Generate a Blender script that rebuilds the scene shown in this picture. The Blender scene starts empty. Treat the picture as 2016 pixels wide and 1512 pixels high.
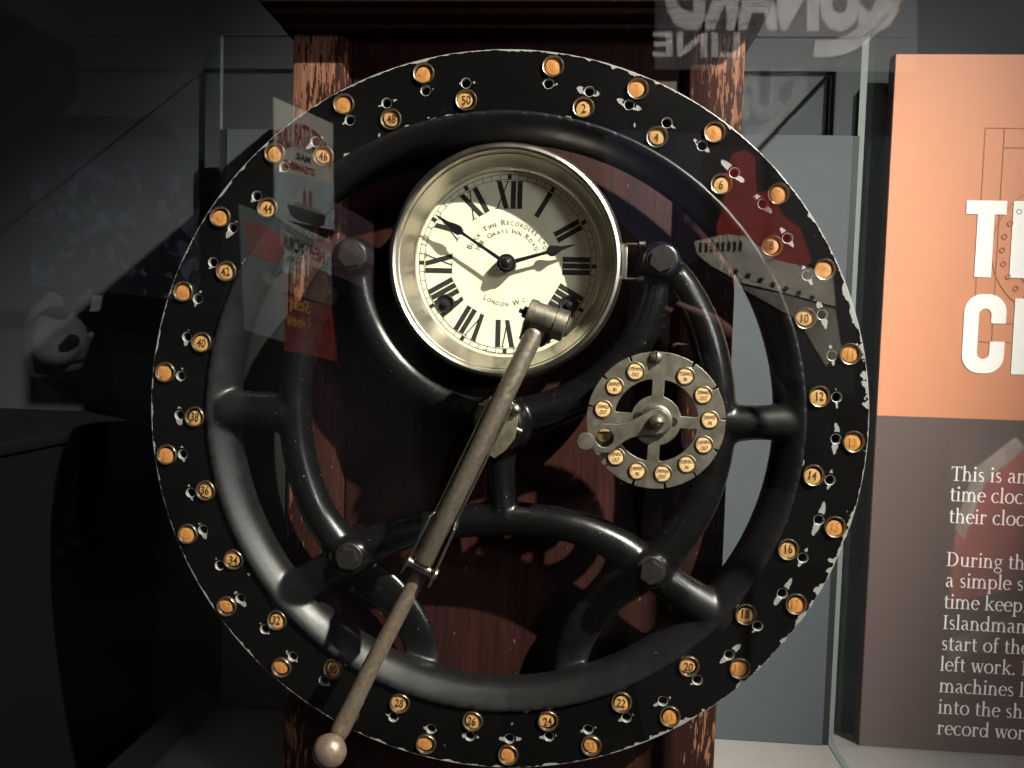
import bpy, bmesh, math, random
import numpy as np
from mathutils import Matrix, Vector
random.seed(7)
SC = bpy.context.scene
COL = SC.collection
PI = math.pi
rad = math.radians

# ------------------------------------------------------------------ camera
CAM = np.array([.0729, -.7999, .0764])
YAW, PIT, ROL, FPX = rad(4.30), rad(-3.14), rad(-1.68), 1631.0
def _rot(y, p, r):
    cy, sy, cp, sp, cr, sr = math.cos(y), math.sin(y), math.cos(p), math.sin(p), math.cos(r), math.sin(r)
    return (np.array([[cy, -sy, 0], [sy, cy, 0], [0, 0, 1.]]) @ np.array([[1, 0, 0], [0, cp, -sp], [0, sp, cp]])
            @ np.array([[cr, 0, sr], [0, 1., 0], [-sr, 0, cr]]))
ROT = _rot(YAW, PIT, ROL)
cam_data = bpy.data.cameras.new('camera')
cam = bpy.data.objects.new('camera', cam_data)
COL.objects.link(cam)
r_, f_, u_ = ROT[:, 0], ROT[:, 1], ROT[:, 2]
cam.matrix_world = Matrix([[r_[0], u_[0], -f_[0], CAM[0]], [r_[1], u_[1], -f_[1], CAM[1]], [r_[2], u_[2], -f_[2], CAM[2]], [0, 0, 0, 1]])
cam_data.sensor_width = 36
cam_data.lens = 36 * FPX / 2016
cam_data.clip_start = .01
cam_data.clip_end = 100
SC.camera = cam

def at(x, y, Y):
    """measured photo position (2016 px wide) -> world point on the plane at depth Y"""
    d = ROT @ np.array([(x - 1008) / FPX, 1, -(y - 756) / FPX])
    return CAM + d * (Y - CAM[1]) / d[1]
def axz(x, y, Y):
    p = at(x, y, Y)
    return p[0], p[2]

# ------------------------------------------------------------------ world, lamps, exposure
W = bpy.data.worlds.new('World'); SC.world = W; W.use_nodes = True
W.node_tree.nodes['Background'].inputs[0].default_value = (.75, .85, 1, 1)
W.node_tree.nodes['Background'].inputs[1].default_value = .006
SC.view_settings.view_transform = 'Standard'
SC.view_settings.look = 'None'
SC.view_settings.exposure = 0
SC.view_settings.gamma = 1
def spot(name, loc, aim, power, size, blend, color, radius):
    d = bpy.data.lights.new(name, 'SPOT'); d.energy = power; d.spot_size = rad(size); d.spot_blend = blend
    d.color = color; d.shadow_soft_size = radius
    o = bpy.data.objects.new(name, d); COL.objects.link(o); o.location = loc
    o.rotation_euler = (Vector(aim) - Vector(loc)).to_track_quat('-Z', 'Y').to_euler()
    return o
spot('key_spotlight', (2.37, -2.0, 2.66), (.17, .03, .15), 2350, 22, .9, (1, .94, .82), .035)
spot('panel_spotlight', (2.3, -2.2, 2.4), (1.05, .39, .0), 305, 27, .45, (1, .94, .92), .05)
spot('poster_spotlight', (1.1, -.9, 2.1), (-.50, -2.6, .40), 1150, 40, .5, (1, .95, .88), .05)
spot('ship_spotlight', (1.6, -.4, 2.4), (.75, -2.6, .45), 2000, 44, .5, (1, .93, .86), .05)
spot('low_poster_fill', (1.9, -.6, 1.6), (1.15, -2.7, -.45), 900, 24, .5, (1, .92, .85), .05)  # added lamp, only to strengthen the low red poster's reflection
spot('gallery_spotlight', (-1.9, -2.0, 2.6), (-2.5, -4.2, -.1), 480, 55, .6, (.9, .95, 1), .08)

spot('hand_fill', (1.0, -.35, 2.3), (.30, -.9, -.03), 900, 8, .4, (1, .93, .86), .04)  # added narrow lamp so the reflected hand shows, no real fitting
spot('added_fill', (2.3, -2.3, .9), (0, 0, .14), 130, 24, .8, (.95, .97, 1), .3)  # added soft fill lifting the shaded part of the dial

# ------------------------------------------------------------------ materials
def mat(name, color, rough=.5, metal=0., var=0., vscale=40., stretch=(1, 1, 1), bump=0., bscale=200., rvar=0., spec=.5,
        dust=0., dscale=350., coat=0.):
    m = bpy.data.materials.new(name); m.use_nodes = True
    nt = m.node_tree; N, L = nt.nodes, nt.links
    b = N['Principled BSDF']
    b.inputs['Base Color'].default_value = (*color, 1)
    b.inputs['Roughness'].default_value = rough
    b.inputs['Metallic'].default_value = metal
    b.inputs['Specular IOR Level'].default_value = spec
    b.inputs['Coat Weight'].default_value = coat
    b.inputs['Coat Roughness'].default_value = .12
    tc = N.new('ShaderNodeTexCoord'); mp = N.new('ShaderNodeMapping')
    mp.inputs['Scale'].default_value = stretch
    L.new(tc.outputs['Object'], mp.inputs['Vector'])
    m['_vec'] = mp.name
    last = None
    if var or rvar:
        n = N.new('ShaderNodeTexNoise'); n.inputs['Scale'].default_value = vscale; n.inputs['Detail'].default_value = 6
        n.inputs['Roughness'].default_value = .65
        L.new(mp.outputs[0], n.inputs['Vector'])
        if var:
            r = N.new('ShaderNodeMapRange'); r.inputs['From Min'].default_value = .3; r.inputs['From Max'].default_value = .7
            r.inputs['To Min'].default_value = 1 - var; r.inputs['To Max'].default_value = 1 + var
            L.new(n.outputs[0], r.inputs['Value'])
            mx = N.new('ShaderNodeMix'); mx.data_type = 'RGBA'; mx.blend_type = 'MULTIPLY'; mx.inputs['Factor'].default_value = 1
            mx.inputs[6].default_value = (*color, 1)
            L.new(r.outputs[0], mx.inputs[7]); last = mx.outputs[2]
        if rvar:
            r = N.new('ShaderNodeMapRange'); r.inputs['From Min'].default_value = .3; r.inputs['From Max'].default_value = .7
            r.inputs['To Min'].default_value = max(.02, rough - rvar); r.inputs['To Max'].default_value = rough + rvar
            L.new(n.outputs[0], r.inputs['Value']); L.new(r.outputs[0], b.inputs['Roughness'])
    if dust:
        n = N.new('ShaderNodeTexNoise'); n.inputs['Scale'].default_value = dscale; n.inputs['Detail'].default_value = 2
        L.new(tc.outputs['Object'], n.inputs['Vector'])
        r = N.new('ShaderNodeMapRange'); r.inputs['From Min'].default_value = .735; r.inputs['From Max'].default_value = .765
        L.new(n.outputs[0], r.inputs['Value'])
        mu = N.new('ShaderNodeMath'); mu.operation = 'MULTIPLY'; mu.inputs[1].default_value = dust; L.new(r.outputs[0], mu.inputs[0])
        mx = N.new('ShaderNodeMix'); mx.data_type = 'RGBA'
        mx.inputs[6].default_value = (*color, 1); mx.inputs[7].default_value = (.45, .43, .4, 1)
        if last is not None: L.new(last, mx.inputs[6])
        L.new(mu.outputs[0], mx.inputs['Factor']); last = mx.outputs[2]
    if last is not None: L.new(last, b.inputs['Base Color'])
    if bump:
        n = N.new('ShaderNodeTexNoise'); n.inputs['Scale'].default_value = bscale; n.inputs['Detail'].default_value = 4
        L.new(mp.outputs[0], n.inputs['Vector'])
        bp = N.new('ShaderNodeBump'); bp.inputs['Strength'].default_value = bump; bp.inputs['Distance'].default_value = .001
        L.new(n.outputs[0], bp.inputs['Height']); L.new(bp.outputs[0], b.inputs['Normal'])
    return m

class NB:
    """tiny node-expression builder"""
    def __init__(s, m): s.nt = m.node_tree; s.N = s.nt.nodes; s.L = s.nt.links
    def put(s, sock, v):
        if isinstance(v, (int, float)): sock.default_value = v
        elif isinstance(v, tuple): sock.default_value = v
        else: s.L.new(v, sock)
    def m(s, op, a, b=0., c=None, clamp=False):
        n = s.N.new('ShaderNodeMath'); n.operation = op; n.use_clamp = clamp
        s.put(n.inputs[0], a); s.put(n.inputs[1], b)
        if c is not None: s.put(n.inputs[2], c)
        return n.outputs[0]
    def noise(s, vec, scale, detail=4, rough=.6):
        n = s.N.new('ShaderNodeTexNoise'); n.inputs['Scale'].default_value = scale; n.inputs['Detail'].default_value = detail
        n.inputs['Roughness'].default_value = rough
        s.L.new(vec, n.inputs['Vector']); return n.outputs[0]
    def ramp(s, v, a, b, lo=0., hi=1.):
        n = s.N.new('ShaderNodeMapRange'); s.put(n.inputs['Value'], v)
        s.put(n.inputs['From Min'], a); s.put(n.inputs['From Max'], b); s.put(n.inputs['To Min'], lo); s.put(n.inputs['To Max'], hi)
        return n.outputs[0]
    def mix(s, f, a, b):
        n = s.N.new('ShaderNodeMix'); n.data_type = 'RGBA'
        s.put(n.inputs['Factor'], f); s.put(n.inputs[6], a); s.put(n.inputs[7], b); return n.outputs[2]
    def mapping(s, vec, scale):
        n = s.N.new('ShaderNodeMapping'); n.inputs['Scale'].default_value = scale; s.L.new(vec, n.inputs['Vector']); return n.outputs[0]
    def obj(s):
        n = s.N.new('ShaderNodeTexCoord'); return n.outputs['Object']
    def sep(s, vec):
        n = s.N.new('ShaderNodeSeparateXYZ'); s.L.new(vec, n.inputs[0]); return n.outputs

BLACK = mat('black_enamel', (.0038, .0038, .0042), .36, 0, bump=.10, bscale=160, rvar=.07, spec=.42, vscale=30, dust=.5)
BLACK_MATT = mat('black_backing', (.006, .006, .006), .55)
STEEL_DARK = mat('dark_bolt_steel', (.028, .025, .023), .42, .5, var=.3, vscale=120, bump=.2)
NICKEL = mat('aged_nickel', (.43, .40, .355), .34, 1, var=.07, vscale=35, rvar=.07, bump=.012, bscale=500)
NICKEL_DULL = mat('dull_nickel_plate', (.215, .195, .155), .46, .85, var=.14, vscale=70, rvar=.12, bump=.1, bscale=400)
ROD = mat('worn_steel_rod', (.30, .25, .195), .42, .8, var=.22, vscale=260, stretch=(1, 1, 1), rvar=.10, bump=.06, bscale=700)
COPPERY = mat('worn_copper_handle', (.25, .178, .138), .42, .55, var=.22, vscale=200, rvar=.1, bump=.1, bscale=400)
BRASS = mat('old_brass', (.42, .37, .25), .4, .9, var=.25, vscale=90, rvar=.1)
RIMMETAL = mat('button_rim_metal', (.27, .21, .15), .30, .9, var=.3, vscale=250)
FACE_INK = mat('brown_ink', (.05, .018, .008), .5)
FACE_INK_PALE = mat('faded_orange_ink', (.47, .19, .055), .5)
DIALBLACK = mat('dial_black_ink', (.018, .017, .015), .55, var=.3, vscale=300)
DARKHOLE = mat('winding_hole_dark', (.03, .028, .026), .45, .5)
HAND = mat('blued_black_hand', (.012, .012, .014), .32, .3)
WALL = mat('grey_painted_wall', (.034, .040, .046), .8, var=.05, vscale=6, bump=.15, bscale=500)
BOARD = mat('grey_back_board', (.050, .060, .071), .75, var=.03, vscale=8, bump=.08, bscale=700)
PLINTH = mat('pale_plinth', (.24, .225, .22), .6, var=.05, vscale=30)
GASKET = mat('black_gasket', (.008, .008, .009), .6)
WHITE_INK = mat('white_print', (.92, .90, .88), .6)
ORANGE = mat('orange_panel_print', (.60, .243, .132), .55, var=.03, vscale=5)
BROWN = mat('brown_panel_print', (.105, .072, .067), .55, var=.05, vscale=5)
EDGEPANEL = mat('panel_edge', (.07, .035, .03), .6)
LINE_INK = mat('brown_line_print', (.36, .13, .06), .6)
ROOMWALL = mat('room_wall', (.008, .009, .010), .8)
FLOORM = mat('dark_floor', (.008, .0075, .007), .5)

def face_mat(name, color, k):
    m = mat(name, color, .34, coat=.3)
    b = NB(m); vec = b.obj(); n = b.noise(vec, 260, 5); n2 = b.noise(vec, 70, 3)
    c = b.mix(b.ramp(n, .35, .7), (*[x * .72 for x in color], 1), (*color, 1))
    c = b.mix(b.m('MULTIPLY', b.ramp(n2, .55, .75), .5), c, (color[0] * .8, color[1] * .55, color[2] * .4, 1))
    b.L.new(c, m.node_tree.nodes['Principled BSDF'].inputs['Base Color'])
    return m
FACE_ODD = face_mat('orange_paper', (.56, .25, .07), 0)
FACE_EVEN = face_mat('yellowed_paper', (.57, .32, .115), 1)
FACE_SEL = face_mat('cream_paper', (.82, .55, .27), 2)

def dial_mat():
    m = mat('cream_enamel_dial', (.84, .80, .64), .42)
    b = NB(m); vec = b.obj()
    n = b.noise(vec, 30, 5); sp = b.noise(vec, 420, 2)
    c = b.mix(b.ramp(n, .4, .75), (.84, .80, .59, 1), (.78, .715, .50, 1))
    c = b.mix(b.ramp(sp, .72, .78), c, (.40, .34, .24, 1))
    b.L.new(c, m.node_tree.nodes['Principled BSDF'].inputs['Base Color'])
    return m
DIAL = dial_mat()

def wood_mat(name='dark_mahogany', wear=1.):
    m = bpy.data.materials.new(name); m.use_nodes = True
    b = NB(m); bs = b.N['Principled BSDF']; vec = b.obj()
    s = b.sep(vec)
    grain = b.noise(b.mapping(vec, (1, 1, .05)), 200, 6, .7)
    blot = b.noise(b.mapping(vec, (1, 1, .3)), 14, 4)
    c = b.mix(b.ramp(grain, .3, .7), (.013, .0046, .0041, 1), (.044, .0132, .0105, 1))
    c = b.mix(b.ramp(blot, .45, .75), c, (.019, .0075, .0062, 1))
    # worn flakes: torn varnish strips that follow the grain, thickest on the stiles and near the top
    ax = b.m('ABSOLUTE', s[0])
    fl = b.noise(b.mapping(vec, (1, 1, .13)), 290, 5, .66)
    big = b.noise(b.mapping(vec, (1, 1, .5)), 22, 3)
    edge = b.ramp(ax, .172, .234, -.07, .085)
    stile = b.ramp(ax, .168, .180, 0., 1.)
    top = b.ramp(s[2], -.1, .36, -.015, .085)
    k = b.m('ADD', b.m('ADD', fl, b.m('MULTIPLY', b.m('SUBTRACT', big, .5), .55)), b.m('ADD', top, edge))
    k = b.m('MULTIPLY', b.m('MULTIPLY', b.ramp(k, .625, .650), stile), wear)
    bs.inputs['Specular IOR Level'].default_value = .12
    # scattered small nicks everywhere
    nk = b.noise(b.mapping(vec, (1, 1, .4)), 260, 3)
    nick = b.m('MULTIPLY', b.ramp(nk, .70, .73), .5)
    worn = b.mix(b.ramp(grain, .35, .65), (.13, .050, .028, 1), (.27, .128, .082, 1))
    c = b.mix(k, c, worn)
    c = b.mix(nick, c, (.34, .22, .16, 1))
    b.L.new(c, bs.inputs['Base Color'])
    b.L.new(b.m('ADD', b.m('MULTIPLY', k, .3), b.ramp(blot, .3, .7, .5, .62)), bs.inputs['Roughness'])
    bp = b.N.new('ShaderNodeBump'); bp.inputs['Strength'].default_value = .35; bp.inputs['Distance'].default_value = .0015
    b.L.new(b.m('SUBTRACT', b.m('MULTIPLY', grain, .25), b.m('MULTIPLY', k, .5)), bp.inputs['Height']); b.L.new(bp.outputs[0], bs.inputs['Normal'])
    return m
WOOD = wood_mat(); WOOD_PLAIN = wood_mat('cornice_mahogany', .0)

def plate_mat():
    """black number plate: paint chipped to bare metal along both rims and beside the peg holes"""
    m = bpy.data.materials.new('chipped_black_paint'); m.use_nodes = True
    b = NB(m); bs = b.N['Principled BSDF']; vec = b.obj(); s = b.sep(vec)
    r = b.m('SQRT', b.m('ADD', b.m('MULTIPLY', s[0], s[0]), b.m('MULTIPLY', s[2], s[2])))
    th = b.m('ARCTAN2', s[0], s[2])
    fine = b.noise(vec, 170, 4, .6); mid = b.noise(vec, 60, 3); low = b.noise(vec, 6, 2)
    right = b.ramp(s[0], -.05, .30, 0., 1.)
    # outer rim bites
    w = b.m('MULTIPLY', b.ramp(b.m('ADD', mid, b.m('MULTIPLY', b.m('SUBTRACT', low, .5), .7)), .50, .74, 0., .006), b.m('ADD', .35, right))
    w = b.m('ADD', w, b.m('MULTIPLY', b.ramp(fine, .42, .6), .0008))
    k1 = b.m('GREATER_THAN', r, b.m('SUBTRACT', .3511, w))
    # inner rim line
    w2 = b.m('ADD', b.m('MULTIPLY', b.ramp(mid, .60, .72), .0028), b.m('MULTIPLY', b.ramp(fine, .45, .55), .0006))
    k2 = b.m('LESS_THAN', r, b.m('ADD', .2936, w2))
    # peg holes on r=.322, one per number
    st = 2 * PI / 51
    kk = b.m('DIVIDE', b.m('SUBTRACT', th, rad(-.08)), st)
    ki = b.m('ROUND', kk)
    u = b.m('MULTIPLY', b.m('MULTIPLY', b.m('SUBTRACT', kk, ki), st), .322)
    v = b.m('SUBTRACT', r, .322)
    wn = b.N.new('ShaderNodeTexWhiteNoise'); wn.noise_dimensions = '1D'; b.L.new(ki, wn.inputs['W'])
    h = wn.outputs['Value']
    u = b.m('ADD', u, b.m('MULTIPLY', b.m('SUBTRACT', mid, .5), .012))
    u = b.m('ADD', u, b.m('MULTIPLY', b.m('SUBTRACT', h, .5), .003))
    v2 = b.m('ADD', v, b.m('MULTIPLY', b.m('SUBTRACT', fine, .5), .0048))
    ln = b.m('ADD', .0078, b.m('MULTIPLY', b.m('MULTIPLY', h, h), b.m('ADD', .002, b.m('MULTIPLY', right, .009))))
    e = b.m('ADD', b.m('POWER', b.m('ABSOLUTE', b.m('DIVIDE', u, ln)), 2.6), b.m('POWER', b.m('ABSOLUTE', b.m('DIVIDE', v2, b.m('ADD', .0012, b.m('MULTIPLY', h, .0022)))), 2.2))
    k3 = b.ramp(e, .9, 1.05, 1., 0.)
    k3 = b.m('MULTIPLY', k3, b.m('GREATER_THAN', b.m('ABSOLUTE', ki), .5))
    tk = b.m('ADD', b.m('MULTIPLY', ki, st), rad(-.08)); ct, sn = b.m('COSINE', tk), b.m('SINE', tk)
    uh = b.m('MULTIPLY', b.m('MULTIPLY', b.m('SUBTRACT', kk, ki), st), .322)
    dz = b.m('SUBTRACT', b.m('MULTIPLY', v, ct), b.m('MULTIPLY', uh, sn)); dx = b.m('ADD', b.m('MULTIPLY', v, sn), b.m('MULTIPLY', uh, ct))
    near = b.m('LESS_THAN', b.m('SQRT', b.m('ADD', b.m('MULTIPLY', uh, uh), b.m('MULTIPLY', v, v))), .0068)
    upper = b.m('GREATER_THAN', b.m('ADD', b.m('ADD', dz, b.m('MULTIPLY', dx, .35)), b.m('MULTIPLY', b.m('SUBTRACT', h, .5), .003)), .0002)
    k3 = b.m('MULTIPLY', k3, b.m('SUBTRACT', 1., b.m('MULTIPLY', near, upper)))  # near a hole, bare metal stays on the lit lower side as a painted glint
    # thin bare ring round every hole and down its wall
    u0 = b.m('MULTIPLY', b.m('MULTIPLY', b.m('SUBTRACT', kk, ki), st), .322)
    hr = b.m('SQRT', b.m('ADD', b.m('MULTIPLY', u0, u0), b.m('MULTIPLY', v, v)))
    k4 = b.m('MULTIPLY', b.m('LESS_THAN', hr, .00506), b.m('GREATER_THAN', b.m('ABSOLUTE', ki), .5))
    # stray scratches
    k5 = b.m('MULTIPLY', b.ramp(b.noise(b.mapping(vec, (1, 1, .6)), 95, 3), .735, .75), .8)
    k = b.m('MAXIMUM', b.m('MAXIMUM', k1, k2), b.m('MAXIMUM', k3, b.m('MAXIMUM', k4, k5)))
    tone = b.ramp(fine, .3, .7, .75, 1.1)
    bs.inputs['Specular IOR Level'].default_value = .3
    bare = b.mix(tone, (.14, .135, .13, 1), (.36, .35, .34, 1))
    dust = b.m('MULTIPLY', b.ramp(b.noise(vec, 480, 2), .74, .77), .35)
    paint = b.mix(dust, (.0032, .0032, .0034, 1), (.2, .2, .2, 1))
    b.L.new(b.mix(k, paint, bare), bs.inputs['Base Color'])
    b.L.new(b.m('ADD', b.ramp(mid, .3, .7, .20, .24), b.m('MULTIPLY', k, .2)), bs.inputs['Roughness'])
    b.L.new(b.m('MULTIPLY', k, .35), bs.inputs['Metallic'])
    bp = b.N.new('ShaderNodeBump'); bp.inputs['Strength'].default_value = .5; bp.inputs['Distance'].default_value = .0006
    b.L.new(b.m('SUBTRACT', b.m('MULTIPLY', low, .3), b.m('MULTIPLY', k, 1.)), bp.inputs['Height']); b.L.new(bp.outputs[0], bs.inputs['Normal'])
    return m
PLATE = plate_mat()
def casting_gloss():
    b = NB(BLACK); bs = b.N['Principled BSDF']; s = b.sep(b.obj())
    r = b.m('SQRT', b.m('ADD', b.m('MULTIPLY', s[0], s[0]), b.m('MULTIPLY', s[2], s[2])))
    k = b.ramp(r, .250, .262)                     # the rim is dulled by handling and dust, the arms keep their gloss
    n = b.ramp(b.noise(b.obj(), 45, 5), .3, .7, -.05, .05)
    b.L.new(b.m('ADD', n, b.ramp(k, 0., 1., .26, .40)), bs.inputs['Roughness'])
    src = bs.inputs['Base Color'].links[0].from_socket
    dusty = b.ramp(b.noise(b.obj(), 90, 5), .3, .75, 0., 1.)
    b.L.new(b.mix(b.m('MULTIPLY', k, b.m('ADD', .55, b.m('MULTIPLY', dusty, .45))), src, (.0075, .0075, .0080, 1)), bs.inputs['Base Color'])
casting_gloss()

def glass_mat(name, k=1.):
    m = bpy.data.materials.new(name); m.use_nodes = True
    b = NB(m); N, L = b.N, b.L
    N.remove(N['Principled BSDF'])
    g = N.new('ShaderNodeNewGeometry')
    dot = N.new('ShaderNodeVectorMath'); dot.operation = 'DOT_PRODUCT'
    L.new(g.outputs['Normal'], dot.inputs[0]); L.new(g.outputs['Incoming'], dot.inputs[1])
    c = b.m('ABSOLUTE', dot.outputs['Value'])
    fr = b.m('ADD', .043, b.m('MULTIPLY', .957, b.m('POWER', b.m('SUBTRACT', 1., c), 5.)))
    tr = N.new('ShaderNodeBsdfTransparent'); tr.inputs[0].default_value = (.985, .995, .99, 1)
    gl = N.new('ShaderNodeBsdfGlossy'); gl.inputs['Roughness'].default_value = 0.0
    mx = N.new('ShaderNodeMixShader'); L.new(b.m('MULTIPLY', fr, k), mx.inputs[0]); L.new(tr.outputs[0], mx.inputs[1]); L.new(gl.outputs[0], mx.inputs[2])
    L.new(mx.outputs[0], N['Material Output'].inputs['Surface'])
    return m
GLASS = glass_mat('clear_glass'); GLASS_AR = glass_mat('coated_clear_glass', .35)
GLASS_EDGE = mat('ground_glass_edge', (.15, .18, .175), .35)

# ------------------------------------------------------------------ mesh helpers
def obj(name, me, m=None, parent=None, loc=None, smooth=None):
    o = bpy.data.objects.new(name, me); COL.objects.link(o)
    if m is not None and not me.materials: me.materials.append(m)
    if loc is not None: o.location = loc
    if parent is not None: o.parent = parent
    if smooth is not None: shade(me, smooth)
    return o
def shade(me, ang=40):
    for p in me.polygons: p.use_smooth = True
    me.set_sharp_from_angle(angle=rad(ang))
def thing(name, label, cat, loc=(0, 0, 0), group=None):
    o = bpy.data.objects.new(name, None); COL.objects.link(o); o.location = loc
    o.empty_display_size = .02
    o['label'] = label; o['category'] = cat
    if group: o['group'] = group
    return o
def structure(name, me, m):
    o = obj(name, me, m); o['kind'] = 'structure'; return o
def mesh(name, V, F):
    me = bpy.data.meshes.new(name); me.from_pydata([tuple(map(float, v)) for v in V], [], [tuple(f) for f in F]); me.update(); return me
def box_me(name, x0, x1, y0, y1, z0, z1, bev=0., seg=2):
    bm = bmesh.new(); bmesh.ops.create_cube(bm, size=1)
    for v in bm.verts: v.co = Vector(((x0 + x1) / 2 + v.co.x * (x1 - x0), (y0 + y1) / 2 + v.co.y * (y1 - y0), (z0 + z1) / 2 + v.co.z * (z1 - z0)))
    if bev: bmesh.ops.bevel(bm, geom=bm.edges[:], offset=bev, segments=seg, affect='EDGES', profile=.5)
    me = bpy.data.meshes.new(name); bm.to_mesh(me); bm.free()
    if bev: shade(me, 50)
    return me
def lathe_me(name, prof, n=48, closed=False, ang=35):
    """prof: (r, y) pairs turned about the Y axis; y negative is towards the viewer"""
    V, F = [], []
    idx = []
    for r, y in prof:
        if r < 1e-7:
            idx.append([len(V)] * n); V.append((0, y, 0))
        else:
            b = len(V); idx.append([b + i for i in range(n)])
            V += [(r * math.sin(2 * PI * i / n), y, r * math.cos(2 * PI * i / n)) for i in range(n)]
    m = len(prof)
    for j in range(m if closed else m - 1):
        a, c = idx[j], idx[(j + 1) % m]
        for i in range(n):
            k = (i + 1) % n
            f = [a[i], a[k], c[k], c[i]]
            g = []
            for q in f:
                if q not in g: g.append(q)
            if len(g) > 2: F.append(g)
    me = mesh(name, V, F)
    bm = bmesh.new(); bm.from_mesh(me); bmesh.ops.recalc_face_normals(bm, faces=bm.faces[:]); bm.to_mesh(me); bm.free()
    shade(me, ang); return me
def curve_me(name, polys, ext=.001, bev=0., y=0., res=2):
    """filled 2-D outline with holes, given in (x, z); front face at y, back at y + 2*(ext+bev)"""
    cu = bpy.data.curves.new(name, 'CURVE'); cu.dimensions = '2D'; cu.fill_mode = 'BOTH'
    cu.extrude = ext; cu.bevel_depth = bev; cu.bevel_resolution = res
    for P in polys:
        s = cu.splines.new('POLY'); s.points.add(len(P) - 1)
        for i, p in enumerate(P): s.points[i].co = (p[0], p[1], 0, 1)
        s.use_cyclic_u = True
    o = bpy.data.objects.new('tmp', cu)
    me = bpy.data.meshes.new_from_object(o)
    bpy.data.objects.remove(o); bpy.data.curves.remove(cu)
    for v in me.vertices:
        x, yy, z = v.co
        v.co = (x, -z + y + ext + bev, yy)
    me.name = name; me.materials.clear(); me.update(); return me
_tc = {}
def text_geo(s, size, xs=1., align='CENTER', bold=0., space=1.):
    key = (s, size, xs, align, bold, space)
    if key in _tc: return _tc[key]
    cu = bpy.data.curves.new('t', 'FONT'); cu.body = s; cu.size = size; cu.align_x = align; cu.align_y = 'CENTER' if align == 'CENTER' else 'BOTTOM_BASELINE'
    cu.offset = bold; cu.space_character = space; cu.resolution_u = 3
    o = bpy.data.objects.new('t', cu); me = bpy.data.meshes.new_from_object(o)
    V = [(v.co.x * xs, v.co.y) for v in me.vertices]; F = [tuple(p.vertices) for p in me.polygons]
    bpy.data.objects.remove(o); bpy.data.curves.remove(cu); bpy.data.meshes.remove(me)
    if align == 'CENTER' and V:
        cy = (max(v[1] for v in V) + min(v[1] for v in V)) / 2; cx = (max(v[0] for v in V) + min(v[0] for v in V)) / 2
        V = [(a - cx, c - cy) for a, c in V]
    _tc[key] = (V, F); return V, F
def text_me(name, s, size, y=0., xs=1., bold=0., x=0., z=0.):
    V, F = text_geo(s, size, xs, 'CENTER', bold)
    return mesh(name, [(a + x, y, c + z) for a, c in V], F)
def arc_text(name, s, radius, size, mid_deg, y, top=True, cap=.72, gap=.16, xs=.95):
    """small-capital lettering bent round the dial centre: capitals after spaces stand taller"""
    items, tot = [], 0
    up = True
    for ch in s:
        if ch == ' ': items.append((None, size * .42)); tot += size * .42; up = True; continue
        big = up or ch.isdigit() or ch in '.,'
        sz = size if big else size * cap
        V, F = text_geo(ch, sz, xs, 'LEFT')
        x0 = min(v[0] for v in V); x1 = max(v[0] for v in V)
        items.append(((V, F, x0), x1 - x0 + size * gap)); tot += x1 - x0 + size * gap; up = False
    pos = -tot / 2; VV, FF = [], []
    for it, adv in items:
        if it:
            V, F, x0 = it; b = len(VV)
            for a, c in V:
                t = (pos + a - x0) / radius
                if top:
                    g = rad(mid_deg) + t; R = radius + c
                    VV.append((R * math.sin(g), y, R * math.cos(g)))
                else:
                    g = rad(mid_deg) - t; R = radius - c
                    VV.append((R * math.sin(g), y, R * math.cos(g)))
            FF += [tuple(b + i for i in f) for f in F]
        pos += adv
    return mesh(name, VV, FF)
def ring(cx, cz, r, n=48, a0=0.):
    return [(cx + r * math.sin(a0 + 2 * PI * i / n), cz + r * math.cos(a0 + 2 * PI * i / n)) for i in range(n)]
def catmull(P, n=10):
    P = np.array(P, float); out = []
    Q = np.vstack([2 * P[0] - P[1], P, 2 * P[-1] - P[-2]])
    for i in range(1, len(Q) - 2):
        for j in range(n):
            t = j / n
            out.append(.5 * ((2 * Q[i]) + (-Q[i - 1] + Q[i + 1]) * t + (2 * Q[i - 1] - 5 * Q[i] + 4 * Q[i + 1] - Q[i + 2]) * t * t + (-Q[i - 1] + 3 * Q[i] - 3 * Q[i + 1] + Q[i + 2]) * t ** 3))
    out.append(Q[-2]); return np.array(out)
def sweep(bm, P, n=10, seg=20, closed=False):
    """P rows: x, y, z, half width in the picture plane, half depth"""
    Q = catmull(P, n) if not closed else np.array(P, float)
    m = len(Q); rings = []
    for i in range(m):
        a, c = (Q[(i - 1) % m], Q[(i + 1) % m]) if closed else (Q[max(i - 1, 0)], Q[min(i + 1, m - 1)])
        t = np.array([c[0] - a[0], 0, c[2] - a[2]]); t /= np.linalg.norm(t) + 1e-12
        nn = np.array([t[2], 0, -t[0]])
        rings.append([bm.verts.new(Q[i][:3] + nn * Q[i][3] * math.cos(2 * PI * k / seg) + np.array([0, 1, 0]) * Q[i][4] * math.sin(2 * PI * k / seg)) for k in range(seg)])
    for i in range(m if closed else m - 1):
        A, B = rings[i], rings[(i + 1) % m]
        for k in range(seg): bm.faces.new((A[k], A[(k + 1) % seg], B[(k + 1) % seg], B[k]))
    if not closed:
        bm.faces.new(rings[0][::-1]); bm.faces.new(rings[-1])
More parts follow.
